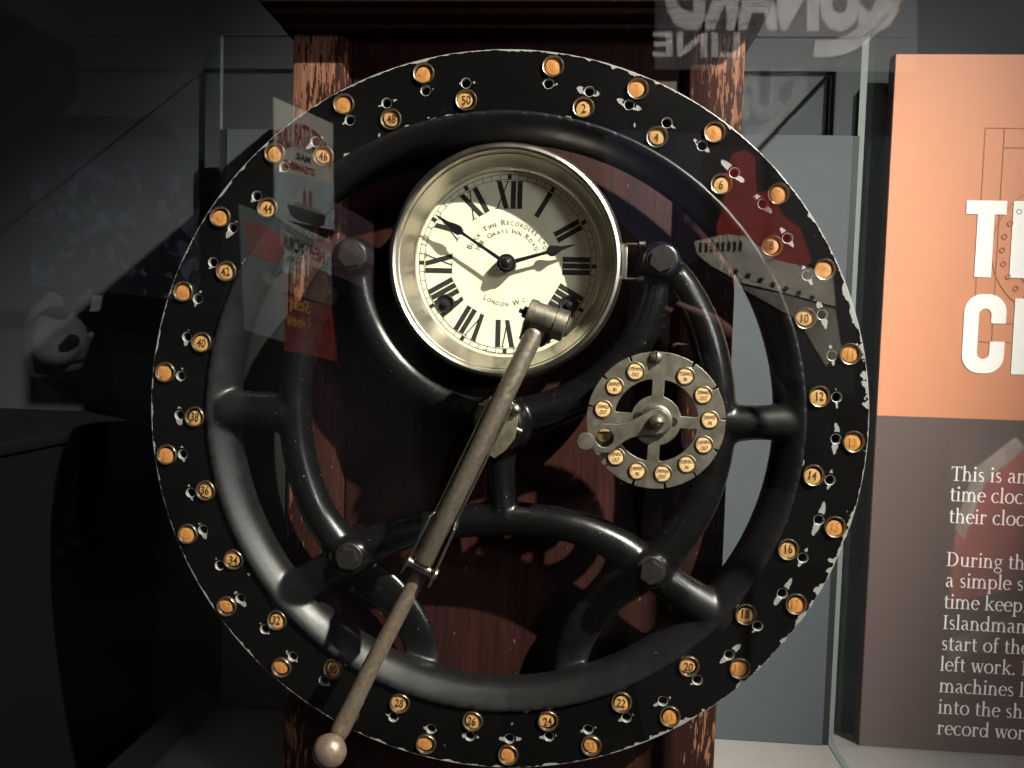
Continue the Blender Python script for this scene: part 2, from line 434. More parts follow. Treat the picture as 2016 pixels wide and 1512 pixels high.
def tube_me(name, P, n=1, seg=20, ang=50):
    """straight or bent round bar; rows x, y, z, radius, true 3-D frame"""
    Q = np.array(P, float) if n == 1 else catmull(P, n)
    V, F = [], []; m = len(Q)
    ref = np.array([0, 1., 0])
    for i in range(m):
        t = Q[min(i + 1, m - 1)][:3] - Q[max(i - 1, 0)][:3]; t /= np.linalg.norm(t)
        a = np.cross(t, ref)
        if np.linalg.norm(a) < .05: a = np.cross(t, np.array([0, 0, 1.]))
        a /= np.linalg.norm(a); c = np.cross(a, t)
        V += [Q[i][:3] + Q[i][3] * (a * math.cos(2 * PI * k / seg) + c * math.sin(2 * PI * k / seg)) for k in range(seg)]
    for i in range(m - 1):
        for k in range(seg): F.append((i * seg + k, i * seg + (k + 1) % seg, (i + 1) * seg + (k + 1) % seg, (i + 1) * seg + k))
    F.append(tuple(range(seg))[::-1]); F.append(tuple((m - 1) * seg + k for k in range(seg)))
    me = mesh(name, V, F)
    bm = bmesh.new(); bm.from_mesh(me); bmesh.ops.recalc_face_normals(bm, faces=bm.faces[:]); bm.to_mesh(me); bm.free()
    shade(me, ang); return me
def bm_me(name, bm, ang=40):
    bmesh.ops.recalc_face_normals(bm, faces=bm.faces[:])
    me = bpy.data.meshes.new(name); bm.to_mesh(me); bm.free(); shade(me, ang); return me
def join_me(name, meshes):
    bm = bmesh.new()
    for m in meshes: bm.from_mesh(m)
    me = bpy.data.meshes.new(name); bm.to_mesh(me); bm.free()
    return me

# ------------------------------------------------------------------ the setting
WALL_Y, BACK_Y, PANE_Y, BASE_Z, TOP_Z, HX = .435, .39, -.20, -.487, .503, .4505
structure('wall', box_me('wall', -3.4, 3.4, WALL_Y, WALL_Y + .15, -1.35, 3.), WALL)
structure('floor', box_me('floor', -3.4, 3.4, -5.2, WALL_Y, -1.45, -1.35), FLOORM)
structure('gallery_wall', box_me('gallery_wall', -3.4, 3.4, -5.2, -5.05, -1.35, 3.), ROOMWALL)

# ------------------------------------------------------------------ display case
case = thing('display_case', 'glass display case with a grey back board enclosing the old time clock', 'display case', (0, 0, BASE_Z))
def kid(name, me, m, parent, **k):
    """child whose mesh is written in world coordinates"""
    o = obj(name, me, m, parent, **k)
    p = parent; L = Vector((0, 0, 0))
    while p is not None:
        L += p.location; p = p.parent
    for v in me.vertices: v.co -= L
    me.update()
    return o
kid('back_board', box_me('back_board', -HX + .012, HX - .010, BACK_Y - .012, BACK_Y, BASE_Z, .366), BOARD, case)
kid('base', box_me('base', -HX - .06, HX + .32, .05, WALL_Y - .01, BASE_Z - .5, BASE_Z - .001, .003), PLINTH, case)
kid('bounce_blocker', box_me('bounce_blocker', -HX - .26, HX + .32, PANE_Y - .05, .0495, BASE_Z - .5, BASE_Z - .001, .003), GASKET, case)  # unseen black front, added to keep bounce light off the wheel
def pane(x0, x1, y0, y1, z0, z1, gm=None):
    me = box_me('glass_pane', x0, x1, y0, y1, z0, z1)
    d = [x1 - x0, y1 - y0, z1 - z0]; thin = d.index(min(d))
    me.materials.append(gm or GLASS_AR); me.materials.append(GLASS_EDGE)
    for p in me.polygons:
        n = [abs(c) for c in p.normal]
        p.material_index = 0 if n.index(max(n)) == thin else 1
    return kid('glass_pane', me, None, case)
pane(-HX - .004, HX + .009, BACK_Y + .0005, BACK_Y + .0085, BASE_Z, TOP_Z)
pane(-HX - .004, -HX, PANE_Y + .0065, BACK_Y, BASE_Z, TOP_Z)
pane(HX, HX + .009, PANE_Y + .0065, BACK_Y, BASE_Z, TOP_Z)
FRONT = pane(-HX - .20, HX + .20, PANE_Y, PANE_Y + .006, BASE_Z, TOP_Z + .25, GLASS)
FRONT['label'] = 'front glass pane with faint reflections of the gallery'
kid('gasket', box_me('gasket', HX - .0095, HX - .0005, BACK_Y - .010, BACK_Y - .001, BASE_Z, .366), GASKET, case)
kid('gasket', box_me('gasket', -HX + .0005, -HX + .0115, BACK_Y - .010, BACK_Y - .001, BASE_Z, .366), GASKET, case)

npl = thing('blocker', 'black plinth added to hide the lit wall left of the glass case', 'blocker', (-.95, .22, -1.35))  # added black block covering the lit patch of wall at lower left
kid('cabinet', box_me('cabinet', -1.35, -.56, .04, .42, -1.35, -.0705, .003), mat('black_blocker_side', (.0012, .0012, .0014), .8, spec=.1), npl)
kid('top_board', box_me('top_board', -1.355, -.555, .035, .425, -.07, -.055, .002), mat('black_blocker_top', (.0018, .0018, .002), .7, spec=.15), npl)

# ------------------------------------------------------------------ wooden clock case
wood = thing('clock_cabinet', 'dark worn mahogany cabinet behind the black iron dial wheel', 'cabinet', (0, .2, BASE_Z))
SY = .066
def wkid(name, me): return kid(name, me, WOOD, wood)
def wood_piece(name, x0, x1, y0, y1, z0, z1, bev, m=None):
    o = bpy.data.objects.new(name, box_me(name, x0, x1, y0, y1, z0, z1, bev)); COL.objects.link(o)
    o.data.materials.append(m or WOOD); o.parent = wood; o.matrix_parent_inverse = Matrix.Translation(-Vector(wood.location)); return o
wood_piece('carcass', -.2335, .2335, SY + .02, BACK_Y - .03, BASE_Z, .42, .002)
def stile(sx):
    # cross-section with a sloping inner bevel and a rounded outer corner, swept upright
    prof = [(.234, SY + .022), (.234, SY + .005), (.2325, SY + .0015), (.2295, SY), (.182, SY), (.1795, SY + .001), (.173, SY + .0125), (.1715, SY + .022)]
    V = [(sx * x, y, z) for z in (BASE_Z, .418) for x, y in prof]; n = len(prof)
    F = [(i, (i + 1) % n, n + (i + 1) % n, n + i) for i in range(n)] + [tuple(range(n)), tuple(range(n, 2 * n))]
    me = mesh('stile', V, F); bm = bmesh.new(); bm.from_mesh(me); bmesh.ops.recalc_face_normals(bm, faces=bm.faces[:]); bm.to_mesh(me); bm.free()
    o = bpy.data.objects.new('stile', me); COL.objects.link(o); me.materials.append(WOOD); shade(me, 30)
    o.parent = wood; o.matrix_parent_inverse = Matrix.Translation(-Vector(wood.location)); return o
stile(1); stile(-1)
wood_piece('light_blocker', -.3000, -.2342, SY + .004, SY + .03, -.26, .185, .002, BLACK_MATT)  # added black strips, no cabinet part: both stop light slivers reaching the wall
wood_piece('light_blocker', -.3420, -.3002, SY + .004, SY + .03, -.20, .05, .002, BLACK_MATT)
wood_piece('front_panel', -.1712, .1712, SY + .012, SY + .0198, BASE_Z, .416, .0005)
# cornice: moulded top, stepped back below
def cornice():
    steps = [(.254, .024, .4040, .47), (.247, .034, .3965, .4038), (.241, .052, .389, .3963)]
    for i, (hx, yf, z0, z1) in enumerate(steps):
        o = wood_piece('cornice', -hx, hx, yf, BACK_Y - .032, z0, z1, .002, WOOD_PLAIN)
cornice()

# ------------------------------------------------------------------ iron dial wheel
wheel = thing('dial_wheel', 'large black cast iron ring with fifty orange number buttons', 'time clock dial', (0, 0, 0))
ST = 360 / 51
RO, RE, RH = .338, .3057, .3219
hole_polys = []
for k in range(1, 51):
    a = rad(ST * k - .08)
    hole_polys.append(ring(RH * math.sin(a), RH * math.cos(a), .0050, 20))
rng = np.random.RandomState(4)
out = []
for i in range(360):
    a = rad(i); r = .351
    if 100 < i < 150 and rng.rand() < .5: r -= abs(rng.randn()) * .0009
    out.append((r * math.sin(a), r * math.cos(a)))
plate_me = curve_me('number_plate', [out, ring(0, 0, .2920, 180)] + hole_polys, .0024, .0006, .0025)
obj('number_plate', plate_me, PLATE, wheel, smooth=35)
obj('backing_ring', lathe_me('backing_ring', [(.344, .016), (.344, .020), (.300, .020), (.300, .016)], 96, True), BLACK_MATT, wheel)

CY = (0.0022, .150)                         # clock centre (x, z)
def build_casting():
    bm = bmesh.new()
    # rim: a half-round moulding that slopes inwards
    prof = [(.2940, .010), (.2944, .0004), (.2934, -.0018), (.2915, -.0024), (.2880, -.0012), (.2840, .0014), (.2785, .0056), (.2735, .0106), (.2700, .0160), (.2685, .024), (.269, .034), (.272, .036), (.288, .034)]
    n = 220
    R = [[bm.verts.new((r * math.sin(2 * PI * i / n), y, r * math.cos(2 * PI * i / n))) for i in range(n)] for r, y in prof]
    m = len(prof)
    for j in range(m):
        for i in range(n): bm.faces.new((R[j][i], R[j][(i + 1) % n], R[(j + 1) % m][(i + 1) % n], R[(j + 1) % m][i]))
    def S(pts, Y=.017, n=8):
        rows = []
        for x, y, hw, hd in pts:
            X, Z = axz(x, y, Y); rows.append((X, Y, Z, hw * .92, hd * .95))
        sweep(bm, rows, n)
    # stubs to the rim
    S([(440, 806, .024, .019), (500, 808, .0215, .018), (570, 812, .024, .019)])
    S([(1560, 832, .021, .018), (1490, 832, .0185, .018), (1420, 834, .022, .019)])
    S([(545, 1185, .022, .018), (610, 1142, .0195, .018), (690, 1098, .021, .019)])
    S([(1430, 1222, .022, .018), (1350, 1168, .0195, .018), (1282, 1122, .021, .019)])
    # side arms
    S([(1302, 515, .0165, .017), (1345, 565, .0175, .018), (1385, 645, .0185, .018), (1407, 740, .0195, .019), (1410, 832, .0205, .019), (1398, 920, .0205, .019), (1362, 1015, .020, .019), (1282, 1122, .0205, .019)])
    S([(690, 505, .0165, .017), (645, 560, .0175, .018), (606, 640, .0175, .018), (585, 735, .0175, .018), (582, 815, .0175, .018), (592, 905, .0180, .018), (626, 1005, .0185, .018), (690, 1098, .0205, .019)])
    # lower arch and upright
    S([(690, 1098, .0205, .018), (760, 1060, .0195, .018), (860, 1032, .0185, .018), (1000, 1021, .0185, .018), (1120, 1034, .0185, .018), (1210, 1070, .0195, .018), (1282, 1122, .0205, .018)])
    S([(985, 830, .022, .019), (986, 930, .0155, .016), (990, 1025, .0175, .018)])
    # hub
    X, Z = axz(985, 835, .012)
    sweep(bm, [(X, -.004 + i * .008, Z, .0001, .0001) for i in range(2)], 1, 4) if False else None
    hub = lathe_me('hub', [(0, -.012), (.020, -.012), (.026, -.008), (.030, .002), (.033, .02), (.033, .034), (0, .034)], 40)
    for v in hub.vertices: v.co = (v.co.x + X, v.co.y, v.co.z + Z)
    bm.from_mesh(hub)
    # yoke encircling the clock, heavier below
    rows = []
    for i in range(81):
        a = rad(94 + 172 * i / 80)
        low = .5 - .5 * math.cos(a)
        r = .1450 + .0050 * low
        rows.append((CY[0] + r * math.sin(a), .020, CY[1] + r * math.cos(a), .0110 + .0080 * low ** .7, .018))
    sweep(bm, rows[::4], 4, 20)
    # bolt bosses reaching back to the cabinet
    for x, y in ((690, 505), (1302, 514), (686, 1098), (1282, 1126)):
        X, Z = axz(x, y, .0)
        b = lathe_me('boss', [(0, -.0035), (.0165, -.0035), (.019, .002), (.021, .02), (.021, .0655), (0, .0655)], 32)
        for v in b.vertices: v.co = (v.co.x + X, v.co.y, v.co.z + Z)
        bm.from_mesh(b)
    # flat curved feet behind the arch
    def FT(pts, Y=.042):
        rows = [(*[axz(x, y, Y)[0]], Y, axz(x, y, Y)[1], hw, .007) for x, y, hw in pts]
        sweep(bm, rows, 8, 12)
    FT([(1262, 1128, .022), (1200, 1168, .021), (1150, 1230, .0195), (1126, 1290, .018), (1118, 1352, .0175)])
    FT([(705, 1128, .022), (765, 1168, .021), (812, 1230, .0195), (832, 1290, .018), (838, 1352, .0175)])
    bmesh.ops.recalc_face_normals(bm, faces=bm.faces[:])
    me = bpy.data.meshes.new('spoked_casting'); bm.to_mesh(me); bm.free()
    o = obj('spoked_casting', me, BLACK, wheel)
    r = o.modifiers.new('weld', 'REMESH'); r.mode = 'VOXEL'; r.voxel_size = .0021; r.use_smooth_shade = True
    s = o.modifiers.new('soften', 'SMOOTH'); s.factor = .5; s.iterations = 9
    dg = bpy.context.evaluated_depsgraph_get()
    me2 = bpy.data.meshes.new_from_object(o.evaluated_get(dg))
    o.modifiers.clear(); o.data = me2; me2.name = 'spoked_casting'
    me2.materials.clear(); me2.materials.append(BLACK)
    for p in me2.polygons: p.use_smooth = True
build_casting()

# bolts
def hex_me(name, r, h, wash):
    prof = [(0, -h), (r * .80, -h), (r * .95, -h + .0012), (r * .95, 0)]
    bm = bmesh.new()
    me = lathe_me('w', [(0, -.0018), (wash - .001, -.0018), (wash, -.0008), (wash, .001), (0, .001)], 32)
    bm.from_mesh(me)
    top = [bm.verts.new((r * .93 * math.sin(PI / 3 * i), -h, r * .93 * math.cos(PI / 3 * i))) for i in range(6)]
    mid = [bm.verts.new((r * math.sin(PI / 3 * i), -h + .0014, r * math.cos(PI / 3 * i))) for i in range(6)]
    bot = [bm.verts.new((r * math.sin(PI / 3 * i), -.001, r * math.cos(PI / 3 * i))) for i in range(6)]
    bm.faces.new(top)
    for i in range(6):
        j = (i + 1) % 6
        bm.faces.new((top[i], top[j], mid[j], mid[i])); bm.faces.new((mid[i], mid[j], bot[j], bot[i]))
    return bm_me(name, bm, 25)
for (x, y, r, h) in ((690, 503, .0122, .008), (1302, 513, .0118, .008), (685, 1098, .0118, .009), (1282, 1126, .0122, .009)):
    p = at(x, y, -.008)
    o = obj('bolt_head', hex_me('bolt_head', r, h, r + .0022), STEEL_DARK, wheel, (p[0], -.0045, p[2]))
    o.rotation_euler = (0, rad(random.uniform(0, 60)), 0)

# number buttons
rim_me = lathe_me('rim', [(.0104, .003), (.0105, -.0010), (.0102, -.0020), (.0097, -.0025), (.0090, -.0022), (.0083, -.0010), (.0080, -.0002), (.0080, .002)], 36)
face_e = lathe_me('button_face', [(0, -.0006), (.004, -.0004), (.0081, .0004)], 28); face_o = face_e.copy()
rim_me.materials.append(RIMMETAL); face_e.materials.append(FACE_EVEN); face_o.materials.append(FACE_ODD)
for k in range(1, 51):
    odd = k % 2
    a = rad(ST * k + (.207 if odd else -.355))
    r = RO if odd else RE
    body = obj('number_button', rim_me, None, wheel, (r * math.sin(a), .0022, r * math.cos(a)))
    body.rotation_euler = (rad(random.uniform(-2.5, 2.5)), 0, rad(random.uniform(-2.5, 2.5)))
    f = obj('button_face', face_o if odd else face_e, None, body)
    f.rotation_euler = (0, random.uniform(0, 6), 0)
    nm = obj('numeral', text_me('numeral', str(k), .0116, -.00085, .76, .00012 if not odd else 0.), FACE_INK_PALE if odd else FACE_INK, body)
    nm.location = (random.uniform(-.0007, .0007), 0, random.uniform(-.0006, .0006))
    nm.rotation_euler = (0, rad(random.uniform(-7, 7)), 0)

# ------------------------------------------------------------------ clock
clock = thing('clock', 'round white clock with Roman numerals and a thick nickel bezel', 'clock', (CY[0], .030, CY[1]))
def ck(name, me, m, parent=clock, **k): return obj(name, me, m, parent, **k)
def off(me, dy):
    for v in me.vertices: v.co.y += dy
    return me
ck('drum', lathe_me('drum', [(.1085, .002), (.1085, .046), (0, .046)], 96), BLACK)
ck('bezel', lathe_me('bezel', [(.1085, .006), (.1125, .004), (.1136, -.010), (.1138, -.026), (.1128, -.033), (.1103, -.0375), (.1075, -.0385), (.1052, -.0370), (.1040, -.0335),
    (.1036, -.0300), (.1028, -.0296), (.1016, -.0262), (.0996, -.0200), (.0976, -.0140), (.0956, -.0088), (.0942, -.0058), (.0932, -.0046), (.0925, -.0036), (.0920, .0010)], 128, ang=28), NICKEL)
ck('dial', lathe_me('dial', [(0, 0), (.05, 0), (.0922, 0)], 96), DIAL)
def rot2(V, a):  # turn (t along clockwise tangent, r outward) to dial x,z
    return [(r * math.sin(a) + t * math.cos(a), y, r * math.cos(a) - t * math.sin(a)) for t, y, r in V]
YI = -.0003
R0, R1 = .0552, .0826                                # numeral band
def bar(V, F, x0, x1, x2, x3, r0, r1, y=YI):
    """quad x0..x1 at r0 (inner), x2..x3 at r1 (outer)"""
    b = len(V); V += [(x0, y, r0), (x1, y, r0), (x3, y, r1), (x2, y, r1)]; F.append((b, b + 1, b + 2, b + 3))
def roman(s):
    """numeral drawn with its foot towards the dial centre; t runs clockwise"""
    V, F = [], []
    w = {'I': .0064, 'V': .0145, 'X': .0150}; th, tn, sr = .0050, .0012, .0008
    tot = sum(w[c] for c in s) + .0012 * 0
    x = -tot / 2; y = YI
    for i, c in enumerate(s):
        y = YI - .00003 * i
        a, z = x, x + w[c]; m = (a + z) / 2
        if c == 'I':
            bar(V, F, m - th / 2, m + th / 2, m - th / 2, m + th / 2, R0, R1, y)
        elif c == 'V':
            bar(V, F, m - .0005, m + th - .0012, a + .0008, a + .0008 + th, R0, R1, y)
            bar(V, F, m + .0004, m + .0004 + tn, z - .0020, z - .0020 + tn, R0, R1, y - .00001)
        else:
            bar(V, F, z - .0010 - th, z - .0010, a + .0010, a + .0010 + th, R0, R1, y)
            bar(V, F, a + .0018, a + .0018 + tn, z - .0018 - tn, z - .0018, R0, R1, y - .00001)
        e = .0004
        if c == 'V':
            bar(V, F, a, a + th + .0014, a, a + th + .0014, R1 - sr, R1, y - .00002)
            bar(V, F, z - .0035, z, z - .0035, z, R1 - sr, R1, y - .00002)
        elif c == 'I':
            bar(V, F, a + e, z - e, a + e, z - e, R1 - sr, R1, y - .00002); bar(V, F, a + e, z - e, a + e, z - e, R0, R0 + sr, y - .00002)
        else:
            for r0 in (R0, R1 - sr):
                bar(V, F, a + e, a + .0062, a + e, a + .0062, r0, r0 + sr, y - .00002); bar(V, F, z - .0062, z - e, z - .0062, z - e, r0, r0 + sr, y - .00002)
        x = z
    return V, F
for h, s in zip(range(1, 13), ['I', 'II', 'III', 'IIII', 'V', 'VI', 'VII', 'VIII', 'IX', 'X', 'XI', 'XII']):
    V, F = roman(s)
    ck('hour_numeral', mesh('hour_numeral', rot2(V, rad(30 * h)), F), DIALBLACK)
V, F = [], []
def annulus(r0, r1, n=180):
    b = len(V)
    for i in range(n):
        a = 2 * PI * i / n; V.extend([(r0 * math.sin(a), YI, r0 * math.cos(a)), (r1 * math.sin(a), YI, r1 * math.cos(a))])
    for i in range(n):
        j = (i + 1) % n; F.append((b + 2 * i, b + 2 * j, b + 2 * j + 1, b + 2 * i + 1))
annulus(.0837, .0842); annulus(.0886, .0891)
for i in range(60):
    hw = .00028 if i % 5 else .0020
    v, f = [], []; bar(v, f, -hw, hw, -hw, hw, .0838, .0890, YI - .00002)
    b = len(V); V += rot2(v, rad(6 * i)); F += [tuple(b + q for q in g) for g in f]
ck('minute_track', mesh('minute_track', V, F), DIALBLACK)
ck('maker_lettering', arc_text('maker_lettering', 'BLICK TIME RECORDERS LTD.', .0392, .0078, 2, YI), DIALBLACK)
ck('address_lettering', arc_text('address_lettering', '188, GRAYS INN ROAD.', .0312, .0072, 2, YI), DIALBLACK)
ck('city_lettering', arc_text('city_lettering', 'LONDON W.C.', .0415, .0078, 180, YI, False), DIALBLACK)
ck('origin_lettering', arc_text('origin_lettering', 'MADE IN ENGLAND', .0905, .0052, 180, YI, False, gap=.2), DIALBLACK)
# winding holes
for x, y in ((877, 598), (1120, 600)):
    p = at(x, y, .03); w = ck('winding_hole', lathe_me('winding_hole', [(.0096, .0), (.0096, -.0011), (.0088, -.0019), (.0074, -.0016), (.0066, -.0004), (0, -.0002)], 32), DARKHOLE, loc=(p[0] - CY[0], 0, p[2] - CY[1]))
    bx = box_me('winding_square', -.0026, .0026, -.0052, -.0001, -.0026, .0026, .0005)
    o = obj('winding_square', bx, STEEL_DARK, w); o.rotation_euler = (0, rad(12), 0)
# hands
def hand(name, tip, y, L, tail, bulge_at, bw, w0):
    p = at(*tip, .030 + y); dx, dz = p[0] - CY[0], p[2] - CY[1]; a = math.atan2(dx, dz)
    pts = []
    for t, w in ((0, w0), (.25, w0 * .80), (bulge_at - .16, w0 * .62), (bulge_at - .08, w0 * .8), (bulge_at - .045, bw * .9), (bulge_at, bw), (bulge_at + .06, bw * .75), (bulge_at + .13, bw * .38), (bulge_at + .22, bw * .24), (1, .0003)):
        pts.append((w, t * L))
    poly = [(w, r) for w, r in pts] + [(-w, r) for w, r in reversed(pts)]
    me = curve_me(name, [poly], .0003, .00015, y, 1)
    o = ck(name, me, HAND); o.rotation_euler = (0, a, 0); shade(me, 40); return o
hand('minute_hand', (862, 426), -.0155, .0845, 0, .70, .0047, .0019)
hand('hour_hand', (1130, 482), -.0115, .0690, 0, .68, .0053, .0022)
ck('hand_boss', lathe_me('hand_boss', [(.0095, 0), (.0098, -.0100), (.0094, -.0125), (.0086, -.0132), (.0064, -.0134), (.0058, -.0165), (.0052, -.0174), (.0040, -.0176), (.0037, -.0192), (.0022, -.0200), (0, -.0202)], 36), HAND)
# hinge at three o'clock
hp = at(1232, 515, .004)
hinge = ck('hinge', box_me('hinge', -.0035, .0015, -.0004, .0014, -.017, .017, .0003), NICKEL, loc=(hp[0] - CY[0], -.026, hp[2] - CY[1]))
for s in (1, -1):
    obj('hinge_pin', tube_me('hinge_pin', [(.0, -.001, s * .0165, .0012), (.012, -.002, s * .0165, .0012), (.0121, -.002, s * .0165, .003), (.0175, -.002, s * .0165, .003), (.018, -.002, s * .0165, .0022)]), NICKEL, hinge)

# ------------------------------------------------------------------ selector dial
sc_ = at(1291, 828, -.020)
sel = thing('selector_dial', 'small nickel selector dial with cream IN and OUT buttons right of the lever', 'selector dial', (sc_[0], -.020, sc_[2]))
ang = [31.4 + i * 27.7 for i in range(12)]
RP = .0640
pol = []
marks = sorted(a % 360 for a in ang)
for i in range(720):
    d = i / 2; r = RP
    if any(abs(((d - a + 180) % 360) - 180) < 1.15 for a in marks): r = RP - .0050
    pol.append((r * math.sin(rad(d)), r * math.cos(rad(d))))
# squared notches need doubled corners; build cut-outs between four spokes
holes = []
sp = rad(2.0)
def cut(a0):
    ro, ri, hw = .0393, .0232, .0052; c = .0022; P = []
    def to(t, r):  # t tangent offset
        return t, r
    ao0, ao1 = math.asin((hw) / ro), PI / 2 - math.asin(hw / ro)
    ai0, ai1 = math.asin(hw / ri), PI / 2 - math.asin(hw / ri)
    e = c / ro
    for i in range(15):
        a = ao0 + e + (ao1 - ao0 - 2 * e) * i / 14; P.append((a0 + a, ro))
    P.append((a0 + ao1 - e * .3, ro - c * .3)); P.append((a0 + PI / 2 - math.asin(hw / (ro - c)), ro - c))
    for i in range(9):
        a = ai1 - (ai1 - ai0) * i / 8; P.append((a0 + a, ri))
    P.append((a0 + math.asin(hw / (ro - c)), ro - c)); P.append((a0 + ao0 + e * .3, ro - c * .3))
    return [(r * math.sin(a), r * math.cos(a)) for a, r in P]
for q in range(4): holes.append(cut(q * PI / 2 + sp))
pl = obj('selector_plate', curve_me('selector_plate', [pol] + holes, .0010, .0004, 0., 2), NICKEL_DULL, sel, smooth=35)
obj('rear_boss', lathe_me('rear_boss', [(0, .0029), (.017, .0029), (.019, .022), (0, .022)], 32), BLACK, sel)
sel_rim = lathe_me('selector_rim', [(.0086, .001), (.0087, -.0006), (.0083, -.0014), (.0078, -.0016), (.0073, -.0010), (.0070, -.0001), (.0070, .0005)], 32); sel_rim.materials.append(RIMMETAL)
sel_face = lathe_me('button_face', [(0, -.0007), (.0040, -.0006), (.0071, -.0002)], 28); sel_face.materials.append(FACE_SEL)
words = ['MORNING|IN', 'DINNER|OUT', 'DINNER|IN', 'EVENING|OUT'] * 3
for a, wd in zip(ang, words):
    A = rad(a)
    b = obj('selector_button', sel_rim, None, sel, (.0500 * math.sin(A), 0, .0500 * math.cos(A)))
    b.rotation_euler = (rad(random.uniform(-2, 2)), 0, rad(random.uniform(-2, 2)))
    obj('button_face', sel_face, None, b)
    t1, t2 = wd.split('|')
    me = join_me('button_lettering', [text_me('a', t1, .0054, -.00095, .58 if t1 != 'MORNING' else .50, 0., 0, .0022), text_me('b', t2, .0054, -.00095, .60, 0., 0, -.0030)])
    o = obj('button_lettering', me, FACE_INK, b); o.location.x = random.uniform(-.0004, .0006); o.rotation_euler = (0, rad(random.uniform(-6, 4)), 0)
def screw(name, r, h, slot, m, parent, loc, turn):
    P = [(r, .001), (r, -.25 * h), (r * .86, -.62 * h), (r * .6, -.88 * h), (r * .3, -.97 * h), (0, -h)]
    me = lathe_me(name, P, 28); o = obj(name, me, m, parent, loc)
    s = obj('slot', box_me('slot', -r * .86, r * .86, -h * 1.005, -h * .55, -slot, slot), DARKHOLE, o); s.rotation_euler = (0, turn, 0)
    return o
q = at(1292, 703, -.021); screw('plate_screw', .0058, .0058, .0006, NICKEL_DULL, sel, (q[0] - sc_[0], 0, q[2] - sc_[2]), rad(90))
# crank
pd = at(1190, 862, -.026) - sc_; PA = math.atan2(pd[0], pd[2]); PL = math.hypot(pd[0], pd[2])
def crank_poly():
    P = []
    for i in range(25):
        a = PI * .5 - PI * (i / 24) * 1.0
    hubr, eye = .0112, .0132
    up = [(hubr * math.cos(t), -hubr * math.sin(t)) for t in np.linspace(-.35, PI + .35, 24)]
    low = [(eye * math.cos(t), PL + eye * math.sin(t)) for t in np.linspace(PI + .55, -.55, 26)]
    neck1 = [(-.0078, PL * .38), (-.0066, PL * .52), (-.0078, PL * .66)]
    neck2 = [(.0078, PL * .66), (.0066, PL * .52), (.0078, PL * .38)]
    return up + neck1 + low + neck2, ring(0, PL, .0088, 28)
co, ch = crank_poly()
cr = obj('crank', curve_me('crank', [co, ch], .0010, .0005, -.0095, 2), NICKEL_DULL, sel, smooth=35); cr.rotation_euler = (0, PA, 0)
kd = at(1153, 869, -.038) - sc_
kb = obj('crank_knob', lathe_me('crank_knob', [(.0040, .016), (.0040, .004), (.0080, .003), (.0086, .0015), (.0086, -.0010), (.0078, -.0022), (.006, -.0024), (0, -.0025)], 32), NICKEL_DULL, sel, (kd[0], -.018, kd[2]))
obj('crank_collar', lathe_me('crank_collar', [(.0150, -.0001), (.0150, -.0040), (.0128, -.0055), (.0118, -.0070), (.0118, -.0094), (0, -.0094)], 36), NICKEL_DULL, sel)
screw('crank_screw', .0070, .0105, .0007, NICKEL_DULL, sel, (0, -.0105, 0), 0)
for dx, dz, t in ((-.0165, .0032, .9), (.0158, -.0005, -.8)):
    c = obj('countersunk_screw', lathe_me('countersunk_screw', [(.0044, -.0004), (.0042, -.0006), (0, -.0006)], 24), STEEL_DARK, sel, (dx, 0, dz))
    s = obj('slot', box_me('slot', -.0040, .0040, -.0009, -.0007, -.0005, .0005), DARKHOLE, c); s.rotation_euler = (0, t, 0)

# ------------------------------------------------------------------ lever
lev = thing('lever', 'long worn steel registering lever with a round knob crossing the clock diagonally', 'lever', (0, -.04, 0))
LV = np.array([0, -.04, 0])
def lk(name, me, m, parent=lev): return kid(name, me, m, parent)
A = at(1053, 655, -.070); B = at(833, 1108, -.070)
d = (B - A) / np.linalg.norm(B - A)
def P4(p, r): return (*p, r)
lk('upper_tube', tube_me('upper_tube', [P4(A - d * .004, .0062), P4(A - d * .002, .0080), P4(A, .0087), P4(B - d * .002, .0087), P4(B, .0080), P4(B + d * .001, .006)], 1, 28), ROD)
# pivot cap at the head: a stubby cylinder lying across the lever
c0 = at(1040, 617, -.068); c1 = at(1113, 643, -.068); ax = (c1 - c0) / np.linalg.norm(c1 - c0)
LL = np.linalg.norm(c1 - c0)
head = lk('head_barrel', tube_me('head_barrel', [P4(c0 - ax * .001, .0120), P4(c0, .0135), P4(c0 + ax * .006, .0138), P4(c0 + ax * .0062, .0128), P4(c0 + ax * (LL - .0102), .0128), P4(c0 + ax * (LL - .010), .0140), P4(c0 + ax * LL, .0140), P4(c0 + ax * (LL + .001), .012)], 1, 36, 30), NICKEL_DULL)
lk('head_nut', tube_me('head_nut', [P4(c0 - ax * .0085, .0020), P4(c0 - ax * .0050, .0020), P4(c0 - ax * .0049, .0052), P4(c0 - ax * .0012, .0052)], 1, 6, 20), STEEL_DARK)
lk('head_screw', tube_me('head_screw', [P4(c1 + ax * .0012, .0095), P4(c1 + ax * .0030, .0085), P4(c1 + ax * .0045, .0060), P4(c1 + ax * .0052, .002)], 1, 28, 60), NICKEL_DULL)
